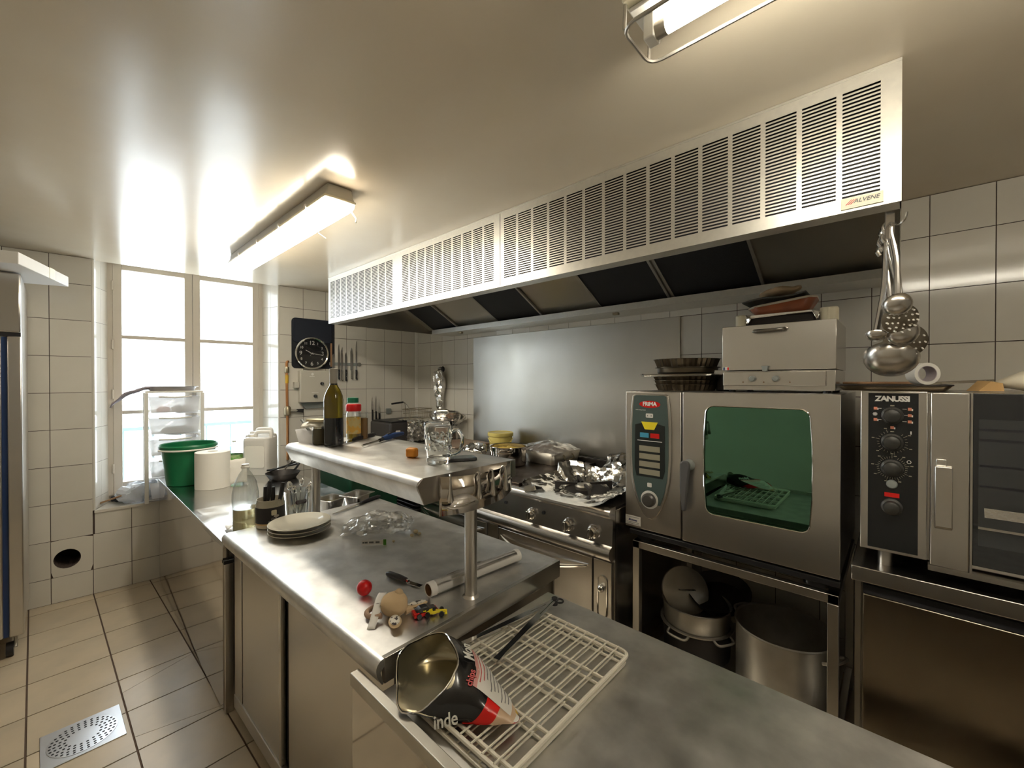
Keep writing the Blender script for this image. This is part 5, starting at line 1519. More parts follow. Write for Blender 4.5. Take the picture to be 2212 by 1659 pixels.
def bag_text(body, s, t, size, m, flip=1):
    o = bag(s, t, 0.004)
    du = (bag(s, t - 0.5, 0.004) - bag(s, t + 0.5, 0.004)) * flip
    dv = bag(s - 0.05, t, 0.004) - bag(s + 0.05, t, 0.004)
    return BG.p('lettering', textmesh(body, size, 0.0005, 0.0004, 0.2).xf(frame(o, du, dv * flip)), m, w=True)
bag_text('Mon', 0.235, 5.25, 0.036, 'whitep')
bag_text('chips', 0.26, 6.35, 0.022, 'inkred')
bag_text('inde', 0.30, 8.9, 0.034, 'whitep')

# ================================================================== far counter and window sill
p = at(424, 1047, Z=CZ_)
BK = T('green_bucket', 'green plastic bucket with white handle on the window counter', 'bucket', (0.262, -2.138, C0))
BK.p('bucket_wall', lathe([(0.125, 0), (0.130, 0.004), (0.160, 0.255), (0.172, 0.258), (0.174, 0.275), (0.166, 0.285), (0.158, 0.280), (0.128, 0.008), (0.001, 0.006)], 36), 'green')
ca = math.atan2(CAM.y + 2.138, CAM.x - 0.262)
hp = [(0.176 * math.cos(a), 0.176 * math.sin(a), 0.252 + 0.0 * a) for a in [ca - 1.25 + 2.5 * k / 16 for k in range(17)]]
BK.p('handle', tube(hp, 0.006, 8), 'white')
p = at(447, 1047, Z=CZ_)
PR = T('paper_roll', 'large white paper towel roll standing before the green bucket', 'paper roll', (0.538, -2.052, C0))
PR.p('roll', lathe([(0.103, 0), (0.103, 0.245), (0.100, 0.247), (0.03, 0.247), (0.028, 0.18), (0.001, 0.18)], 40), 'paper')
PR.p('loose_sheet', sheet(lambda u, v: (0.10 * math.cos(1.0 + 0.15 * u) + 0.02 * u * v, 0.10 * math.sin(1.0 + 0.15 * u) + 0.10 * u, 0.17 * (1 - v) + 0.01), 8, 8).crumple(0.008, 20, 1), 'paper', thick=0.0008)
p = at(506, 1020, Z=CZ_)
SB = T('spray_bottle', 'clear bottle with green label of cleaning liquid behind the paper roll', 'bottle', (p.x, p.y, C0))
SB.p('bottle_wall', lathe([(0.058, 0), (0.062, 0.006), (0.062, 0.16), (0.052, 0.19), (0.030, 0.21), (0.014, 0.222), (0.012, 0.245)], 28), 'pet')
SB.p('label', lathe([(0.0626, 0.06), (0.0626, 0.145)], 28, False), mat('green_label', (0.16, 0.40, 0.08), 0.4, var=(16, (0.40, 0.50, 0.22), 0.45, 0.55)))
SB.p('base_sleeve', lathe([(0.0628, 0.002), (0.0632, 0.055)], 28, False), mat('label_white_sleeve', (0.72, 0.74, 0.68), 0.5))
SB.p('cap', lathe([(0.013, 0.240), (0.013, 0.256), (0.001, 0.257)], 16), 'white')
def jerry(label, x, y, rz, h):
    t = T('jerrycan', label, 'jerrycan', (x, y, C0), rz=rz, group='jerrycans by the window')
    m_ = MB()
    o = rrect(0.205, 0.15, 0.03, 4)
    n = len(o)
    lv = [(0, 0.97), (0.01, 1), (h * 0.80, 1), (h * 0.86, 0.95), (h * 0.88, 0.85)]
    for z, k in lv:
        m_.v += [Vector((q[0] * k, q[1] * k, z)) for q in o]
    for a in range(len(lv) - 1):
        m_.f += [(a * n + i, a * n + (i + 1) % n, (a + 1) * n + (i + 1) % n, (a + 1) * n + i) for i in range(n)]
    m_.f += [tuple(range(n - 1, -1, -1)), tuple((len(lv) - 1) * n + i for i in range(n))]
    t.p('can', m_, mat('jerrycan_plastic', (0.80, 0.76, 0.70), 0.35, trans=0.25), smooth=40)
    t.p('handle', tube(bez([(0.085, 0, h * 0.80), (0.085, 0, h * 0.97), (0.06, 0, h), (-0.01, 0, h), (-0.03, 0, h * 0.97), (-0.035, 0, h * 0.86)], 4), 0.014, 10), mat('jerrycan_handle', (0.82, 0.79, 0.74), 0.35))
    t.p('front_panel', prism(rrect(0.155, 0.17, 0.02), 0, 0.003).xf(YZ).move(0, -0.0755, h * 0.43), mat('jerrycan_plastic2', (0.80, 0.75, 0.67), 0.4))
    t.p('cap', cyl(0.024, h * 0.86, h * 0.94, 16).move(-0.07, 0, 0), 'white')
jerry('white jerrycan standing nearest to the raised shelf', 0.300, -1.690, math.radians(43), 0.33)
jerry('white jerrycan half hidden behind the nearer jerrycan', 0.125, -1.632, math.radians(43), 0.335)
# plastic drawer tower on the sill
DT = T('drawer_tower', 'translucent plastic drawer tower standing on the window sill', 'drawers', wb(2.165, WZ + 0.001, -0.062), rot=(0, 0, math.radians(-3.93) + PI / 2))
dw_, dd_ = 0.17, 0.115
for sx in (-1, 1):
    for sy in (-1, 1):
        DT.p('corner_post', box(sx * dw_ - 0.012, sx * dw_ + 0.012, sy * dd_ - 0.012, sy * dd_ + 0.012, 0, 0.83), 'white', bev=0.003)
for k in range(5):
    z = 0.015 + 0.163 * k
    DT.p('shelf_plate', box(-dw_, dw_, -dd_, dd_, z, z + 0.010), 'frost', bev=0.002)
    d = DT.p('drawer', MB().add([(-0.14, -dd_ - 0.004, z + 0.014), (0.14, -dd_ - 0.004, z + 0.014), (0.14, dd_ - 0.02, z + 0.014), (-0.14, dd_ - 0.02, z + 0.014), (-0.152, -dd_ - 0.012, z + 0.135), (0.152, -dd_ - 0.012, z + 0.135), (0.152, dd_ - 0.02, z + 0.135), (-0.152, dd_ - 0.02, z + 0.135)], BOXF[:1] + BOXF[2:]), 'frost', thick=0.002)
    DT.p('grip_lip', tube([(-0.10, -dd_ - 0.020, z + 0.135), (0, -dd_ - 0.026, z + 0.128), (0.10, -dd_ - 0.020, z + 0.135)], 0.006, 8), 'white', d)
DT.p('top_plate', box(-dw_ - 0.005, dw_ + 0.005, -dd_ - 0.005, dd_ + 0.005, 0.83, 0.845), 'white', bev=0.003)
dq = lambda x, y, z: tuple((DT.o.matrix_basis @ Vector((x, y, z))))
bpy.context.view_layer.update()
greyc = mat('dim_contents', (0.16, 0.14, 0.17), 0.8)
for k, (x, z, sx, sz, m_) in enumerate(((-0.07, 0.70, 0.045, 0.022, 'red'), (0.05, 0.70, 0.07, 0.028, greyc), (0.02, 0.53, 0.11, 0.034, greyc), (-0.05, 0.385, 0.05, 0.05, mat('dark_pack', (0.07, 0.06, 0.06), 0.6)), (0.03, 0.37, 0.07, 0.03, 'beige'), (-0.02, 0.205, 0.08, 0.035, greyc))):
    c = Vector(dq(x, -0.03, z))
    one('drawer_item', ['red packet in the top plastic drawer', 'grey bundle beside the red packet in the top drawer', 'dark bundle in the second plastic drawer', 'dark square pack in the third plastic drawer', 'beige bundle in the third plastic drawer', 'grey bundle in the fourth plastic drawer'][k], 'packet', ball(sx, 0.05, sz, 14, 8).crumple(0.01, 25, k), m_, tuple(c), rot=DT.o.rotation_euler, group='things kept in the plastic drawers')
c = Vector(dq(-0.01, -0.005, 0.846))
one('roasting_tray', 'shallow grey tray lying on top of the drawer tower', 'tray', lathe([(0.11, 0), (0.125, 0.03), (0.135, 0.032), (0.135, 0.034), (0.122, 0.032), (0.108, 0.003), (0.001, 0.003)], 28).scl(1.25, 0.85, 1), mat('tray_grey', (0.40, 0.38, 0.38), 0.4, 0.6), tuple(c), rot=DT.o.rotation_euler)
c = Vector(dq(-0.19, -0.03, 0.848))
one('hanging_cloth', 'grey mauve cloth drooping from the drawer tower towards the window', 'cloth', sheet(lambda u, v: (0.06 - 0.24 * u, -0.05 + 0.08 * v + 0.03 * u, 0.020 + 0.012 * math.sin(7 * v) - 0.14 * u ** 2.2), 16, 10).crumple(0.012, 14, 9), mat('mauve_cloth', (0.30, 0.26, 0.28), 0.9), tuple(c), rot=DT.o.rotation_euler, thick=0.004)
# bag and board on the sill
c = wb(2.37, WZ + 0.001, -0.06)
m_ = ball(0.13, 0.075, 0.075, 26, 18).crumple(0.035, 14, 3)
for q in m_.v:
    q.z = max(q.z, -0.075)
one('sill_bag', 'crumpled white plastic bag on the window sill', 'bag', m_.move(0, 0, 0.078), mat('thin_white_bag', (0.80, 0.84, 0.90), 0.4, trans=0.35), tuple(c), rz=math.radians(86), smooth=15)
c = wb(2.545, WZ + 0.001, -0.07)
one('wooden_spatula', 'worn wooden spatula lying at the left end of the sill', 'spatula', prism([(-0.07, -0.012), (0.03, -0.014), (0.05, -0.026), (0.10, -0.024), (0.10, 0.022), (0.05, 0.026), (0.03, 0.012), (-0.07, 0.010)], 0, 0.012).rot(math.radians(-20), 'Y').move(0, 0, 0.035), 'wood', tuple(c), rz=math.radians(60), bev=0.003)
one('black_rag', 'dark folded rag on the sill behind the wooden spatula', 'cloth', ball(0.05, 0.03, 0.022, 14, 8).crumple(0.014, 30, 4).move(0, 0, 0.027), 'blackm', tuple(wb(2.49, WZ + 0.001, -0.145)), rz=1.2)
# black pan on the counter under the shelf, dark green bin behind the counter
p = at(622, 1002, Z=CZ_)
BPn = T('black_pan', 'black frying pan with dark handle at the back of the window counter', 'pan', (0.30, -1.520 + 0.10, C0))
BPn.o.location = (0.62, -1.63, C0)
BPn.p('pan_wall', lathe([(0.085, 0), (0.115, 0.045), (0.118, 0.045), (0.088, -0.0), (0.001, 0.002)], 32), 'iron')
BPn.p('handle', tube(bez([(-0.05, 0.10, 0.04), (-0.09, 0.14, 0.065), (-0.11, 0.17, 0.10), (-0.12, 0.19, 0.115)], 4), 0.009, 8), 'black')
for k in range(3):
    u = one('kitchen_utensil', ['black handled whisk lying across the black frying pan', 'black handled masher lying in the black frying pan', 'steel handled skimmer lying in the black frying pan'][k], 'utensil', tube([(-0.11, -0.02, 0.0), (0.0, 0.0, 0.022), (0.11, 0.02, 0.050)], [0.007, 0.005, 0.008], 8), ['black', 'black', 'chrome'][k], (0.60 + 0.02 * k, -1.63 + 0.02 * k, C0 + 0.056 + 0.014 * k), rz=[0.6, 1.5, 2.3][k], group='utensils in the black pan')
GB = T('waste_bin', 'dark green plastic bin standing between the counter and fry table', 'bin', (0.93, -1.18, 0))
GB.p('bin_wall', MB().add([(-0.20, -0.16, 0), (0.20, -0.16, 0), (0.20, 0.16, 0), (-0.20, 0.16, 0), (-0.27, -0.21, 0.93), (0.27, -0.21, 0.93), (0.27, 0.21, 0.93), (-0.27, 0.21, 0.93)], BOXF), 'dgreen', bev=0.015)
GB.p('rim', prism(rrect(0.56, 0.44, 0.03), 0.93, 0.955), 'dgreen', bev=0.004)

# ================================================================== things on the window wall
def wthing(name, label, cat, u, z, d=0.001):
    t = T(name, label, cat, wb(u, z, d))
    t.o.matrix_world = Matrix.Translation(wb(u, z, d)) @ Matrix(((-BV.x, -BN.x, 0, 0), (-BV.y, -BN.y, 0, 0), (0, 0, 1, 0), (0, 0, 0, 1)))
    return t
t = wthing('hanging_pouch', 'black flat apron pouch hanging on the tiles behind the clock', 'pouch', 1.127, 1.63)
t.p('back_flap', prism(rrect(0.39, 0.47, 0.035, 4, 0, 0.245), 0, 0.010).xf(YZ), 'blackm', bev=0.004)
t.p('front_flap', prism(rrect(0.355, 0.225, 0.035, 4, -0.012, 0.365), 0.010, 0.024).xf(YZ), mat('pouch_navy', (0.010, 0.014, 0.026), 0.7), bev=0.006)
t.p('strap', box(0.150, 0.166, -0.028, -0.010, 0.03, 0.26), 'cardb', bev=0.004)
t.p('strap', box(0.070, 0.088, -0.029, -0.011, 0.19, 0.27), 'greyp', bev=0.003)
CKt = wthing('wall_clock', 'round steel rimmed clock with black dial and pale numerals', 'clock', 1.155, 1.781, 0.03)
CKt.p('rim', lathe([(0.146, 0), (0.152, 0.012), (0.150, 0.028), (0.142, 0.034), (0.134, 0.030), (0.134, 0.01)], 48, False).xf(YZ), 'chrome')
dl = CKt.p('dial', lathe([(0.140, 0.0), (0.138, 0.012)], 48).xf(YZ), mat('dial_black', (0.018, 0.018, 0.02), 0.22))
for h in range(1, 13):
    a = math.radians(90 - 30 * h)
    big = h in (12, 3, 6, 9)
    r = 0.098 if big else 0.106
    CKt.p('numeral', textmesh(str(h), 0.052 if big else 0.032, 0.0005, 0.0004).xf(YZ).move(r * math.cos(a), -0.0128, r * math.sin(a)), 'labelw', dl)
for k, (hh, L, w_) in enumerate(((9.95, 0.062, 0.0028), (3.25, 0.088, 0.002), (7.2, 0.03, 0.001))):
    a = math.radians(90 - 30 * hh)
    CKt.p('hand', box(-0.015, L, -0.0006, 0.0006, -w_, w_).rot(-a, 'Y').move(0, -0.0145 - 0.001 * k, 0), 'labelw', dl)
CKt.p('glass', lathe([(0.1335, 0.024), (0.1335, 0.0245)], 40).xf(YZ), glass_mat('clock_glass', (0.98, 0.98, 0.98), 0.02), dl)
SW = wthing('switch_box', 'grey enamelled extractor control box below the clock', 'switch box', 1.136, 1.322)
SW.p('case', box(-0.132, 0.132, -0.085, 0, 0, 0.297), 'greybox', bev=0.005)
SW.p('lower_skirt', prismY([(-0.12, 0.0), (-0.075, -0.06), (0.075, -0.06), (0.12, 0.0)], -0.03, 0), 'greyp')
SW.p('pilot_lamp', cyl(0.012, 0.085, 0.091, 14).xf(YZ).move(-0.03, 0, 0.262), 'white')
SW.p('pilot_caption', box(-0.055, -0.01, -0.0858, -0.085, 0.238, 0.244), 'labelw')
for (x, z) in ((0.055, 0.175), (-0.005, 0.058)):
    k = SW.p('selector', lathe([(0.015, 0.085), (0.014, 0.105), (0.001, 0.106)], 16).xf(YZ).move(x, 0, z), 'black')
    SW.p('pointer', box(-0.002, 0.002, -0.112, -0.104, -0.013, 0.013).move(x, 0, z), 'greyp', k)
SW.p('caption', box(-0.035, 0.025, -0.0858, -0.085, 0.088, 0.093), 'labelw')
SW.p('side_junction', box(-0.175, -0.133, -0.05, 0, 0.135, 0.19), 'greybox', bev=0.004)
KR = wthing('knife_rack', 'magnetic steel knife bar fixed to the tiles right of the clock', 'knife rack', 0.815, 1.690)
KR.p('bar', box(-0.17, 0.13, -0.014, 0, -0.014, 0.014), 'greyp', bev=0.003)
KR.p('end_cap', cyl(0.020, 0, 0.016, 16).xf(YZ).move(0.13, 0, 0), 'steelh')
specs = [(-0.135, -0.16, 0.10, 0.024, 'wood', 'wide knife with brown wooden handle at the left of the knife bar'),
         (-0.080, -0.155, 0.20, 0.020, 'black', 'black handled slicing knife second on the knife bar'),
         (-0.050, -0.165, 0.17, 0.016, 'chrome', 'all steel knife third on the knife bar'),
         (-0.010, -0.170, 0.12, 0.022, 'black', 'black handled cook knife in the middle of the knife bar'),
         (0.048, -0.150, 0.17, 0.028, 'chrome', 'steel frame handled cleaver second from the right'),
         (0.095, -0.155, 0.24, 0.012, 'black', 'long thin sharpening steel at the right of the knife bar')]
for k, (x, zh, zt, w_, hm, lb_) in enumerate(specs):
    t = wthing('kitchen_knife', lb_, 'knife', 0.815 - x, 1.690, 0.016)
    t.o['group'] = 'knives on the magnetic bar'
    t.p('blade', prismY([(-w_ / 2, -0.06), (w_ / 2, -0.06), (w_ / 2, zt * 0.55), (0.001, zt), (-w_ / 2, zt * 0.75)], -0.004, -0.001), 'chrome')
    hnd = t.p('handle', tube([(0, -0.009, -0.055), (0.001, -0.010, -0.075), (0.0, -0.010, (zh - 0.06) / 2 - 0.03), (0.002, -0.010, zh + 0.004), (0.0, -0.009, zh)], [0.009, 0.0095, 0.0085, 0.010, 0.007], 8).scl(1.15, 0.8, 1), hm)
    if hm == 'black':
        for z in (-0.085, -0.125):
            t.p('rivet', ball(0.0025, 0.002, 0.0025, 8, 6).move(0, -0.018, z), 'chrome', hnd)
KR2 = None
for k, (u, z, L, lb_) in enumerate(((0.545, 1.235, 0.20, 'small knife stuck point up left of the grey socket'), (0.505, 1.215, 0.24, 'taller knife stuck point up left of the grey socket'), (0.468, 1.195, 0.22, 'broad knife stuck point up nearest the grey socket'))):
    t = wthing('cook_knife', lb_, 'knife', u, z - 0.13, 0.004)
    t.o['group'] = 'knives below the magnetic bar'
    t.p('blade', prismY([(-0.013, 0.11), (0.013, 0.11), (0.014, L * 0.8), (0.0, L + 0.04), (-0.012, L * 0.85)], -0.004, -0.001), 'steel')
    t.p('handle', tube([(0, -0.008, 0.0), (0, -0.009, 0.06), (0, -0.008, 0.115)], [0.008, 0.010, 0.009], 8), 'black')
t = wthing('wall_socket', 'small square grey socket on the tiles above the fryer', 'socket', 0.364, 1.172)
t.p('plate', prism(rrect(0.056, 0.056, 0.006, 3, 0, 0.025), 0, 0.022).xf(YZ), 'greyp', bev=0.003)
for x in (-0.02, 0.02):
    t.p('screw', ball(0.003, 0.002, 0.003, 8, 6).move(x, -0.0225, 0.045), 'chrome')
GP = wthing('gas_pipe', 'copper gas pipe with black handled valve beside the window', 'pipe', 1.362, 0.80, 0.025)
GP.p('pipe', tube(bez([(0.012, 0.02, 0.90), (-0.004, 0.0, 0.89), (-0.006, 0, 0.84), (-0.004, 0, 0.60), (0, 0, 0.30), (0, 0, 0)], 5), 0.011, 10), 'copper')
GP.p('union', lathe([(0.017, 0.795), (0.020, 0.80), (0.020, 0.84), (0.016, 0.85)], 8).move(-0.004, 0, 0), 'brass')
GP.p('yellow_collar', cyl(0.014, 0.70, 0.775, 12).move(-0.004, 0, 0), mat('gas_yellow', (0.60, 0.36, 0.03), 0.5))
vb = GP.p('valve_body', lathe([(0.02, 0.405), (0.030, 0.415), (0.030, 0.475), (0.02, 0.49)], 12), 'brass')
GP.p('valve_spindle', cyl(0.013, 0, 0.06, 12).rot(PI / 2, 'Y').move(0.02, -0.01, 0.447), 'alu', vb)
GP.p('valve_handle', prismY([(0.07, 0.435), (0.13, 0.425), (0.135, 0.462), (0.07, 0.462)], -0.022, -0.006), 'black', vb, bev=0.004)
one('folded_towel', 'blue grey folded towel on the counter behind the plastic tub', 'towel', ball(0.09, 0.06, 0.075, 18, 12).crumple(0.014, 22, 7).move(0, 0, 0.085), mat('blue_towel', (0.30, 0.33, 0.38), 0.95, bump=(90, 0.5, 0.005)), (1.62, -1.66, C0), rz=0.5) if False else None
# ================================================================== fry corner
T0 = 0.901
FY_ = T('deep_fryer', 'dark electric fryer in the corner, partly wrapped in foil', 'fryer', (0.26, -0.34, T0))
FY_.p('case', box(0.06, 0.455, -0.620, -0.06, T0, 1.115), mat('fryer_dark', (0.055, 0.05, 0.05), 0.3, 0.3), w=True, bev=0.018)
FY_.p('lid', box(0.08, 0.44, -0.600, -0.08, 1.116, 1.126), 'black', w=True, bev=0.004)
FY_.p('badge', prism(rrect(0.018, 0.05, 0.006), 0, 0.002).rot(PI / 2, 'Y').move(0.456, -0.54, 1.03), 'labelw', w=True)
FY_.p('foil_wrap', sheet(lambda u, v: (0.462 + 0.03 * math.sin(PI * v) * u - (0.20 * (1 - v / 0.28) if v < 0.28 else 0), -0.44 + 0.40 * u, 1.130 - (0 if v < 0.28 else (v - 0.28) / 0.72 * 0.215)), 26, 22).crumple(0.011, 26, 2), 'foil', w=True, smooth=15)
BSK = T('fry_basket', 'wire fry basket with black handle resting on the fryer', 'basket', (0.30, -0.21, 1.128), rz=math.radians(8))
for z in (0.004, 0.055, 0.10):
    BSK.p('wire_hoop', tube([(q[0], q[1], z) for q in rrect(0.16 + 0.2 * z, 0.25 + 0.2 * z, 0.02)], 0.0022 if z < 0.1 else 0.004, 6, True), 'brass')
for k in range(22):
    q = rrect(0.16, 0.25, 0.02)
    a = 2 * PI * k / 22
    c, s = math.cos(a), math.sin(a)
    kk = min(0.08 / max(abs(c), 1e-6), 0.125 / max(abs(s), 1e-6))
    BSK.p('upright', tube([(c * kk, s * kk, 0.004), (c * kk * 1.12, s * kk * 1.08, 0.10)], 0.0014, 4), 'brass')
BSK.p('handle_wire', tube(bez([(0.03, -0.13, 0.02), (0.03, -0.135, 0.10), (0.0, -0.16, 0.165), (0.0, -0.20, 0.178)], 5), 0.0035, 6), 'steelh')
BSK.p('handle_wire', tube(bez([(-0.03, -0.13, 0.02), (-0.03, -0.135, 0.10), (-0.01, -0.16, 0.165), (-0.005, -0.20, 0.178)], 5), 0.0035, 6), 'steelh')
BSK.p('grip', tube([(-0.002, -0.19, 0.177), (-0.005, -0.33, 0.166)], 0.009, 10), 'black')
SPt = T('steel_bain_marie', 'small steel pot holding up the foil dish in the corner', 'pot', (0.78, -0.19, T0))
SPt.p('pot_wall', lathe([(0.10, 0), (0.104, 0.004), (0.108, 0.125), (0.112, 0.128), (0.105, 0.128), (0.10, 0.008), (0.001, 0.006)], 28), 'polish')
m_ = lathe([(0.001, 0.0), (0.06, 0.004), (0.10, 0.02), (0.14, 0.06), (0.175, 0.115)], 36, False)
nm = MB()
for k in range(13):
    r = 0.178 * k / 12
    z = 0.10 * (k / 12) ** 2.4
    nm.v += [Vector((r * math.cos(2 * PI * i / 40), r * math.sin(2 * PI * i / 40), z)) for i in range(40)]
for k in range(12):
    nm.f += [(k * 40 + i, k * 40 + (i + 1) % 40, (k + 1) * 40 + (i + 1) % 40, (k + 1) * 40 + i) for i in range(40)]
nm.crumple(0.015, 22, 5)
one('foil_dish', 'big crumpled foil covered dish leaning up in the fry corner', 'foil dish', nm.rot(math.radians(-24), 'X').rot(math.radians(38)).move(0, 0, 0.05), 'foil', (0.78, -0.20, T0 + 0.13), thick=0.001, smooth=15)
m_ = ball(0.075, 0.06, 0.15, 22, 20).crumple(0.028, 18, 6).move(0, 0, 0.06).join(ball(0.045, 0.04, 0.10, 16, 14).crumple(0.016, 30, 3).move(0.01, 0, -0.13))
FW = T('foil_wrapped_ladle', 'foil wrapped ladle hanging on the tiles above the fryer', 'foil bundle', (0.50, -0.075, 1.44))
FW.p('foil', m_, 'foil', smooth=15)
FW.p('hook', ball(0.022, 0.02, 0.03, 12, 8).move(0.035, 0.02, 0.205), 'black')
FW.p('handle', tube([(0.0, 0.0, -0.21), (-0.005, 0, -0.29)], 0.009, 8), 'black')
BT = T('lidded_tray', 'steel roasting tray with greasy brown lid left of the yellow tub', 'tray', (1.14, -0.33, T0), rz=math.radians(-4))
BT.p('tray', box(-0.19, 0.19, -0.19, 0.19, 0.0, 0.055), 'alu', bev=0.012)
BT.p('lid', box(-0.197, 0.197, -0.197, 0.197, 0.055, 0.066), mat('greasy_lid', (0.33, 0.20, 0.13), 0.4, 0.3, var=(8, (0.42, 0.32, 0.24))), bev=0.003)
m_ = ball(0.10, 0.085, 0.055, 26, 18).crumple(0.035, 20, 8)
for q in m_.v:
    q.z = max(q.z, -0.045)
one('foil_lump', 'crumpled ball of foil on the hot plate left of the pot', 'foil', m_.move(0, 0, 0.046), 'foil', (1.565, -0.52, 0.922), smooth=14)
m_ = ball(0.10, 0.06, 0.022, 22, 14).crumple(0.018, 26, 4)
for q in m_.v:
    q.z = max(q.z, -0.018)
one('foil_scrap', 'flattened scrap of foil at the left front of the hot plate', 'foil', m_.move(0, 0, 0.019), 'foil', (1.53, -0.66, 0.922), smooth=14)
# ================================================================== on the range
p = at(1098, 1003, Z=0.922)
PO = T('cooking_pot', 'stainless pot filled with mashed potato on the hot plate', 'pot', (p.x, p.y, 0.922))
PO.p('pot_wall', lathe([(0.120, 0), (0.128, 0.008), (0.130, 0.13), (0.137, 0.134), (0.136, 0.137), (0.127, 0.132), (0.124, 0.010), (0.001, 0.008)], 40), 'polish')
m_ = lathe([(0.126, 0.100), (0.10, 0.112), (0.05, 0.120), (0.001, 0.123)], 30, False).crumple(0.010, 40, 2)
PO.p('mash', m_, 'potato')
for a in (math.radians(-58), math.radians(122)):
    PO.p('handle', loop_handle(0.131, 0.105, a, 0.11, 0.035, 0.006), 'polish')
YT = T('yellow_tub', 'pale yellow plastic tub with wire handle behind the pot', 'tub', (1.52, -0.20, 0.922))
YT.p('tub_wall', lathe([(0.085, 0), (0.088, 0.005), (0.102, 0.135), (0.100, 0.14)], 32), 'yellow')
YT.p('lid', lathe([(0.108, 0.128), (0.110, 0.132), (0.110, 0.156), (0.106, 0.160), (0.100, 0.154), (0.001, 0.152)], 32), 'yellow')
ca = math.atan2(CAM.y + 0.2, CAM.x - 1.5)
YT.p('handle', tube(bez([(0.112 * math.cos(ca - 1.2 + 0.24 * k), 0.112 * math.sin(ca - 1.2 + 0.24 * k), 0.115 - 0.06 * math.sin(PI * k / 10)) for k in range(11)], 2), 0.004, 6), 'yellow')
RTn = T('roasting_tin', 'aluminium roasting tin covered in cling film right of the pot', 'tin', (2.090, -0.262, 0.922), rz=math.radians(-3))
hw_, hl_, hh = 0.185, 0.165, 0.088
o_, b_ = rrect(2 * hw_, 2 * hl_, 0.03, 4), rrect(2 * hw_ - 0.03, 2 * hl_ - 0.03, 0.03, 4)
n = len(o_)
v = [(q[0], q[1], hh) for q in o_] + [(q[0], q[1], 0.002) for q in b_]
RTn.p('tin_wall', MB().add(v, [(k, (k + 1) % n, n + (k + 1) % n, n + k) for k in range(n)] + [tuple(n + k for k in range(n))]), 'alu', thick=0.003)
hb = RTn.p('drop_handle', tube(bez([(hw_ - 0.002, -0.05, 0.065), (hw_ + 0.012, -0.05, 0.055), (hw_ + 0.014, -0.045, 0.035), (hw_ + 0.014, 0.045, 0.035), (hw_ + 0.012, 0.05, 0.055), (hw_ - 0.002, 0.05, 0.065)], 3), 0.005, 8), 'brass')
m_ = sheet(lambda u, v: ((u - 0.5) * 0.36, (v - 0.5) * 0.32, 0.075 + 0.045 * math.sin(PI * u) * math.sin(PI * v)), 18, 16).crumple(0.016, 16, 4)
RTn.p('meat', m_, mat('pale_meat', (0.52, 0.44, 0.40), 0.5, var=(7, (0.62, 0.58, 0.55))), thick=0.004)
m_ = sheet(lambda u, v: ((u - 0.5) * 0.385, (v - 0.5) * 0.345, 0.088 + 0.055 * (math.sin(PI * u) * math.sin(PI * v)) ** 0.7), 30, 26).crumple(0.012, 20, 7)
RTn.p('cling_film', m_, 'film', smooth=14)
FB = T('burner_foil', 'foil sheet lining the burner well around the front burner', 'foil', (2.72, -0.62, 0.898))
def foilfn(u, v):
    a = 2 * PI * u
    c, s = math.cos(a), math.sin(a)
    r0 = 0.125
    kx = (0.270 if c > 0 else 0.265) / max(abs(c), 1e-6)
    ky = (0.20 if s > 0 else 0.335) / max(abs(s), 1e-6)
    r1 = min(kx, ky, 0.37)
    r = r0 + (r1 - r0) * v
    z = 0.004 + 0.055 * max(0, v - 0.25) ** 1.2 + (0.05 * v * v if s > 0.3 else 0) + (0.016 if c < -0.6 else 0) * v
    y = s * r - 0.10
    if y < -0.33:
        z -= min(0.05, (-0.33 - y) * 0.5)
    return (c * r, y, z)
m_ = sheet(foilfn, 96, 14)
m_.crumple(0.006, 55, 3).crumple(0.005, 20, 9)
for q in m_.v:
    q.z = max(q.z, 0.002 if q.y > -0.29 else 0.012)
FB.p('sheet', m_, 'foil', smooth=15)
m_ = sheet(lambda u, v: (-0.06 + 0.32 * u, 0.10 + 0.17 * v, 0.03 + 0.13 * v ** 1.4 + 0.02 * math.sin(5 * u)), 24, 14).crumple(0.018, 16, 5)
FB.p('raised_flap', m_, 'foil', smooth=15)
# ================================================================== on top of the combi oven
TZ = FZ1 + 0.001
tx, ty = 3.205, -0.520
def fluted(r, h, n=72, amp=0.003, lip=0.008):
    m_ = MB()
    lv = [(r * 0.90, 0), (r, h), (r + lip, h), (r + lip, h + 0.0015), (r - 0.002, h + 0.0012), (r * 0.9 - 0.002, 0.002)]
    for j, (rr, z) in enumerate(lv):
        for i in range(n):
            a = 2 * PI * i / n
            q = rr + (amp if i % 2 else -amp) * (1 if j in (0, 1, 4, 5) else 0)
            m_.v.append(Vector((q * math.cos(a), q * math.sin(a), z)))
    for j in range(len(lv) - 1):
        for i in range(n):
            m_.f.append((j * n + i, j * n + (i + 1) % n, (j + 1) * n + (i + 1) % n, (j + 1) * n + i))
    m_.f += [tuple(range(n - 1, -1, -1)), tuple((len(lv) - 1) * n + i for i in range(n))]
    return m_
z = TZ
for k, (r, h, lb_, tilt) in enumerate(((0.150, 0.030, 'fluted dark tart tin at the bottom of the stack', 0), (0.155, 0.030, 'fluted dark tart tin second from the bottom of the stack', 0), (0.160, 0.028, 'fluted dark tart tin third from the bottom, below the foil tray', 0))):
    one('tart_tin', lb_, 'tart tin', fluted(r, h), 'darkpan', (tx, ty, z), group='stacked tart tins')
    z += 0.0215 if k < 2 else 0.031
FTy = T('foil_edged_tray', 'flat baking tray with foil folded round its edge in the tin stack', 'tray', (tx, ty, z))
FTy.p('tray', prism(rrect(0.36, 0.33, 0.03), 0.0, 0.006), 'iron')
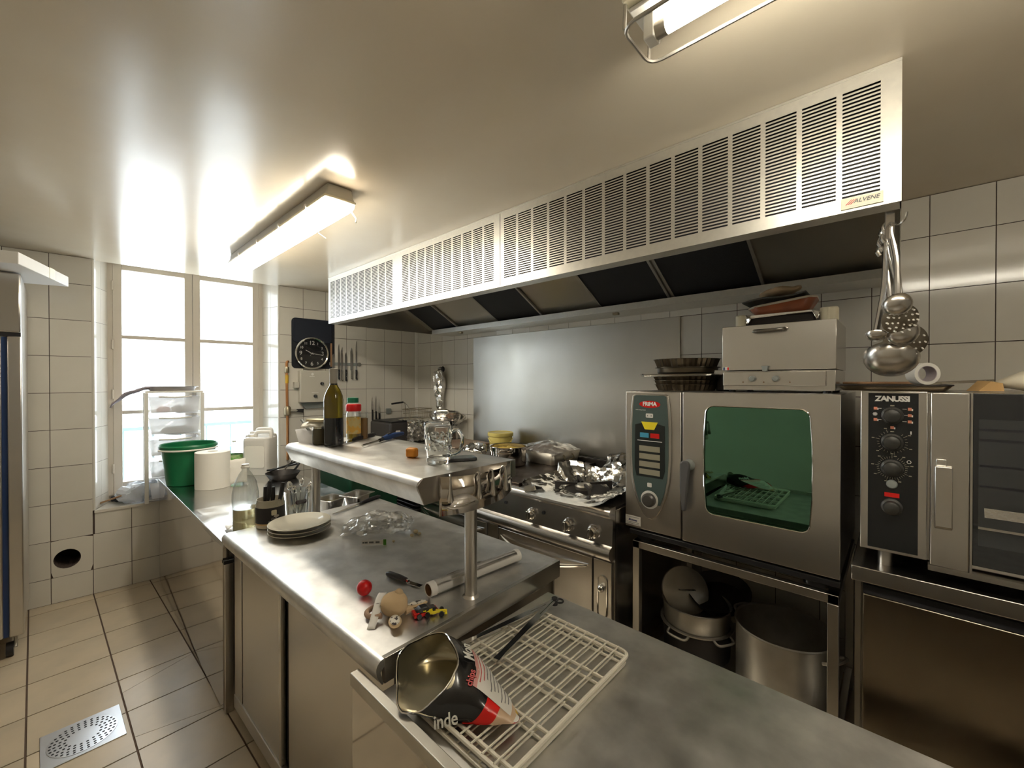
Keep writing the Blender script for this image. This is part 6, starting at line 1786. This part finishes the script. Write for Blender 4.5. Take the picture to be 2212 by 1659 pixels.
FTy.p('foil_edge', tube([(q[0], q[1], 0.006) for q in rrect(0.362, 0.332, 0.03, 6)], 0.006, 6, True).crumple(0.004, 50, 2), 'foil')
z += 0.0145
one('cake_tin', 'plain dark cake tin between the foil tray and the top tart tin', 'cake tin', lathe([(0.140, 0), (0.146, 0.004), (0.150, 0.028), (0.160, 0.030), (0.160, 0.032), (0.148, 0.031), (0.142, 0.006), (0.001, 0.004)], 40), 'darkpan', (tx + 0.005, ty, z), group='stacked tart tins')
z += 0.033
one('tart_tin', 'large fluted tart tin on top of the stack', 'tart tin', fluted(0.158, 0.040), 'darkpan', (tx + 0.002, ty, z), group='stacked tart tins')
one('folded_napkin', 'folded white napkin wedged between the tins and the grill', 'napkin', prism(rrect(0.06, 0.08, 0.01), 0, 0.016).crumple(0.004, 30, 1), 'paper', (3.365, -0.50, TZ + 0.085), rz=0.3)
one('dark_tin', 'small dark tin standing between the tart tins and the grill', 'tin', lathe([(0.038, 0), (0.042, 0.004), (0.042, 0.080), (0.040, 0.084), (0.001, 0.084)], 20), 'iron', (3.392, -0.50, TZ))
# ---- on the salamander
G0 = GZ1 + 0.001
for (px_, py_, lb_, w_, h_) in ((1600, 706, 'cream plastic block at the left end of the grill top', 0.046, 0.052), (1790, 692, 'cream plastic block at the right end of the grill top', 0.062, 0.056)):
    p = at(px_, py_, Z=G0)
    o = T('cream_block', lb_, 'block', (p.x, p.y + 0.02, G0), group='cream blocks on the grill')
    o.p('block', prism(rrect(w_, 0.05, 0.016, 5), 0, h_), 'cream', bev=0.006)
    o.p('rib', prism(rrect(w_ * 0.35, 0.054, 0.012, 4), 0, h_ * 0.94), 'cream', bev=0.003)
p = at(1700, 698, Z=G0)
FTr = T('foil_tray', 'dark oven tray with crumpled foil skirt on the grill top', 'tray', (3.655, -0.565, G0))
FTr.p('tray', box(-0.135, 0.125, -0.10, 0.11, 0.0, 0.040), 'iron', bev=0.008)
m_ = MB()
ol = rrect(0.275, 0.225, 0.03, 12)
ns = len(ol)
m_ = sheet(lambda u, v: (ol[int(u * ns) % ns][0] * (1 + 0.02 * v), ol[int(u * ns) % ns][1] * (1 + 0.02 * v), 0.046 - v * (0.024 + 0.016 * math.sin(u * 31))), ns, 5).crumple(0.005, 40, 6)
FTr.p('foil_skirt', m_, 'foil', thick=0.0008, smooth=14)
TD = T('terracotta_dish', 'glossy rust brown dish lying tilted on the foil tray', 'dish', (3.655, -0.575, G0 + 0.050), rot=(0, math.radians(-7), math.radians(4)))
o1, o2 = rrect(0.25, 0.17, 0.05, 6), rrect(0.19, 0.12, 0.04, 6)
n = len(o1)
TD.p('dish_wall', MB().add([(q[0], q[1], 0.0) for q in o2] + [(q[0], q[1], 0.044) for q in o1], [tuple(range(n - 1, -1, -1))] + [(k, (k + 1) % n, n + (k + 1) % n, n + k) for k in range(n)]).crumple(0.006, 18, 3), 'terra', thick=0.004)
TD.p('rim', tube([(q[0], q[1], 0.045) for q in o1], 0.005, 8, True), mat('dish_rim', (0.50, 0.44, 0.36), 0.4))
one('grey_mat', 'dark grey rubbery mat laid over the brown dish', 'mat', sheet(lambda u, v: (-0.13 + 0.24 * u, -0.075 + 0.15 * v, 0.024 * u + 0.006 * math.sin(6 * u) - 0.004), 16, 8), 'cloth', (3.635, -0.575, G0 + 0.112), thick=0.006)
one('oven_glove', 'beige oven cloth crumpled on top of the grey mat', 'cloth', ball(0.085, 0.055, 0.019, 22, 14).crumple(0.012, 22, 5).move(0, 0, 0.018), 'beige', (3.640, -0.575, G0 + 0.135), rot=(0, math.radians(-5), 0.1))
# ================================================================== on the convection oven
Z0 = 1.485
p = at(1935, 838, Z=Z0)
BT_ = T('baking_tray', 'dark baking tray overhanging the convection oven', 'tray', (4.012, -0.60, Z0))
o1, o2 = rrect(0.30, 0.40, 0.02, 4), rrect(0.27, 0.37, 0.02, 4)
n = len(o1)
BT_.p('tray_wall', MB().add([(q[0], q[1], 0.001) for q in o2] + [(q[0], q[1], 0.020) for q in o1], [tuple(range(n - 1, -1, -1))] + [(k, (k + 1) % n, n + (k + 1) % n, n + k) for k in range(n)]), 'darkpan', thick=0.002)
BT_.p('rim', tube([(q[0], q[1], 0.020) for q in o1], 0.003, 6, True), 'iron')
one('brown_scraper', 'flat brown wooden board lying in the baking tray', 'board', prism(rrect(0.20, 0.12, 0.01), 0, 0.010), 'wood', (3.97, -0.52, Z0 + 0.022), rz=0.5, bev=0.003)
tp = T('tape_roll', 'white roll of sticky tape lying on edge on the baking tray', 'tape', (4.092, -0.70, Z0 + 0.022), rz=math.radians(30))
tp.p('roll', lathe([(0.038, -0.024), (0.038, 0.024), (0.028, 0.024), (0.028, -0.024), (0.038, -0.024)], 32, False).rot(PI / 2, 'X').move(0, 0, 0.038), 'white')
tp.p('core', lathe([(0.0278, -0.0245), (0.0278, 0.0245), (0.0258, 0.0245), (0.0258, -0.0245), (0.0278, -0.0245)], 32, False).rot(PI / 2, 'X').move(0, 0, 0.038), mat('tape_core', (0.45, 0.40, 0.42), 0.5))
one('straw_fan', 'grey woven fan shaped mat lying behind the tape roll', 'mat', prism([(0.13 * math.cos(a), 0.07 * math.sin(a)) for a in [2 * PI * k / 24 for k in range(24)]], 0, 0.008), mat('woven_grey', (0.30, 0.26, 0.20), 0.8, var=(40, (0.20, 0.17, 0.13), 0.45, 0.55)), (4.165, -0.42, Z0 + 0.024), rot=(0, math.radians(-4), 0.2))
one('linen_bundle', 'cream linen bundle at the right edge on the convection oven', 'cloth', ball(0.15, 0.12, 0.036, 24, 14).crumple(0.010, 14, 4).move(0, 0, 0.033), mat('cream_linen', (0.72, 0.66, 0.52), 0.85), (4.415, -0.62, Z0), rz=0.3)
one('kraft_packet', 'small brown paper packet between the mat and the linen', 'packet', prismY([(-0.035, 0), (0.03, 0), (0.025, 0.028), (-0.005, 0.034)], -0.03, 0.03).crumple(0.004, 30, 2), mat('kraft', (0.52, 0.33, 0.14), 0.7), (4.245, -0.66, Z0 + 0.001), rz=0.4)
# ================================================================== ladles on the hood hook
HK = one('ladle_hook', 'steel wire hook strip hanging from the right end of the hood', 'hook', box(-0.012, 0.012, -0.0015, 0.0015, -0.075, 0.0).join(tube(bez([(0, -0.002, -0.03), (0, -0.03, -0.045), (0, -0.05, -0.035), (0, -0.055, -0.02)], 4), 0.003, 6)), 'steelh', (4.010, -1.148, HZ0 - 0.001), rz=math.radians(40))
def ladle(label, name, px_, py_, r, kind, face, hx_, top_py, off, cat):
    """hung tool: handle from the hook, bowl centred at a pixel in the plane Y=off"""
    c = at(px_, py_, Y=off)
    tpt = at(hx_, top_py, Y=off)
    t = T(name, label, cat, tuple(c), group='tools hung from the hood')
    d = tpt - c
    # bowl
    R = Matrix.Rotation(math.radians(face[0]), 4, 'X')
    Z_ = Matrix.Rotation(math.radians(face[1]), 4, 'Z')
    if kind == 'bowl':
        b = lathe([(r * math.sin(k * PI / 16), -r * 0.75 * math.cos(k * PI / 16)) for k in range(1, 9)] + [(r * 0.96 * math.sin(k * PI / 16), -r * 0.71 * math.cos(k * PI / 16)) for k in range(8, 0, -1)], 28)
        t.p('bowl', b.move(0, 0, 0).xf(Z_ @ R), 'steelh')
    else:
        b = lathe([(0.001, -0.012), (r * 0.5, -0.010), (r * 0.85, -0.003), (r, 0.004), (r, 0.0055), (r * 0.84, -0.0015), (0.001, -0.0105)], 28, False)
        sk = t.p('skimmer_plate', b.xf(Z_ @ R), mat('skimmer_steel', (0.30, 0.27, 0.22), 0.3, 1.0))
        for rr, n_ in ((0.3, 5), (0.55, 9), (0.8, 13)):
            for i in range(n_):
                a = 2 * PI * i / n_
                t.p('hole', cyl(0.0022, -0.002, 0.0135, 6).xf(Matrix.Translation((r * rr * math.cos(a), r * rr * math.sin(a), -0.012))).xf(Z_ @ R), 'labelw', sk)
    pth = [Vector((0, r * 0.4 * 0, r * 0.35)), d * 0.3 + Vector((0.004, 0, 0)), d * 0.6 + Vector((0.006, 0.0, 0)), d * 0.92, d, d + Vector((-0.010, 0, 0.012)), d + Vector((-0.016, 0, -0.002)), d + Vector((-0.010, 0, -0.016))]
    t.p('handle', tube(bez([tuple(q) for q in pth], 4), [0.0075] * 5 + [0.0068] * 6 + [0.0055] * 18, 8), 'steelh')
    return t
ladle('small steel ladle at the top of the hanging bunch', 'soup_ladle', 1938, 658, 0.034, 'bowl', (-62, 20), 1924, 490, -1.145, 'ladle')
ladle('perforated steel skimmer just below the small ladle', 'skimmer', 1946, 690, 0.044, 'flat', (-70, 25), 1922, 510, -1.120, 'skimmer')
ladle('steel ladle turned left in the middle of the bunch', 'sauce_ladle', 1893, 722, 0.026, 'bowl', (-25, 0), 1914, 520, -1.100, 'ladle')
ladle('steel ladle bowl over the larger skimmer', 'basting_ladle', 1950, 718, 0.040, 'bowl', (-75, 30), 1918, 500, -1.080, 'ladle')
ladle('larger perforated skimmer above the big ladle', 'skimmer', 1956, 738, 0.052, 'flat', (-72, 15), 1916, 530, -1.055, 'skimmer')
ladle('biggest steel ladle at the bottom of the hanging bunch', 'big_ladle', 1924, 772, 0.067, 'bowl', (-45, 0), 1910, 540, -1.020, 'ladle')
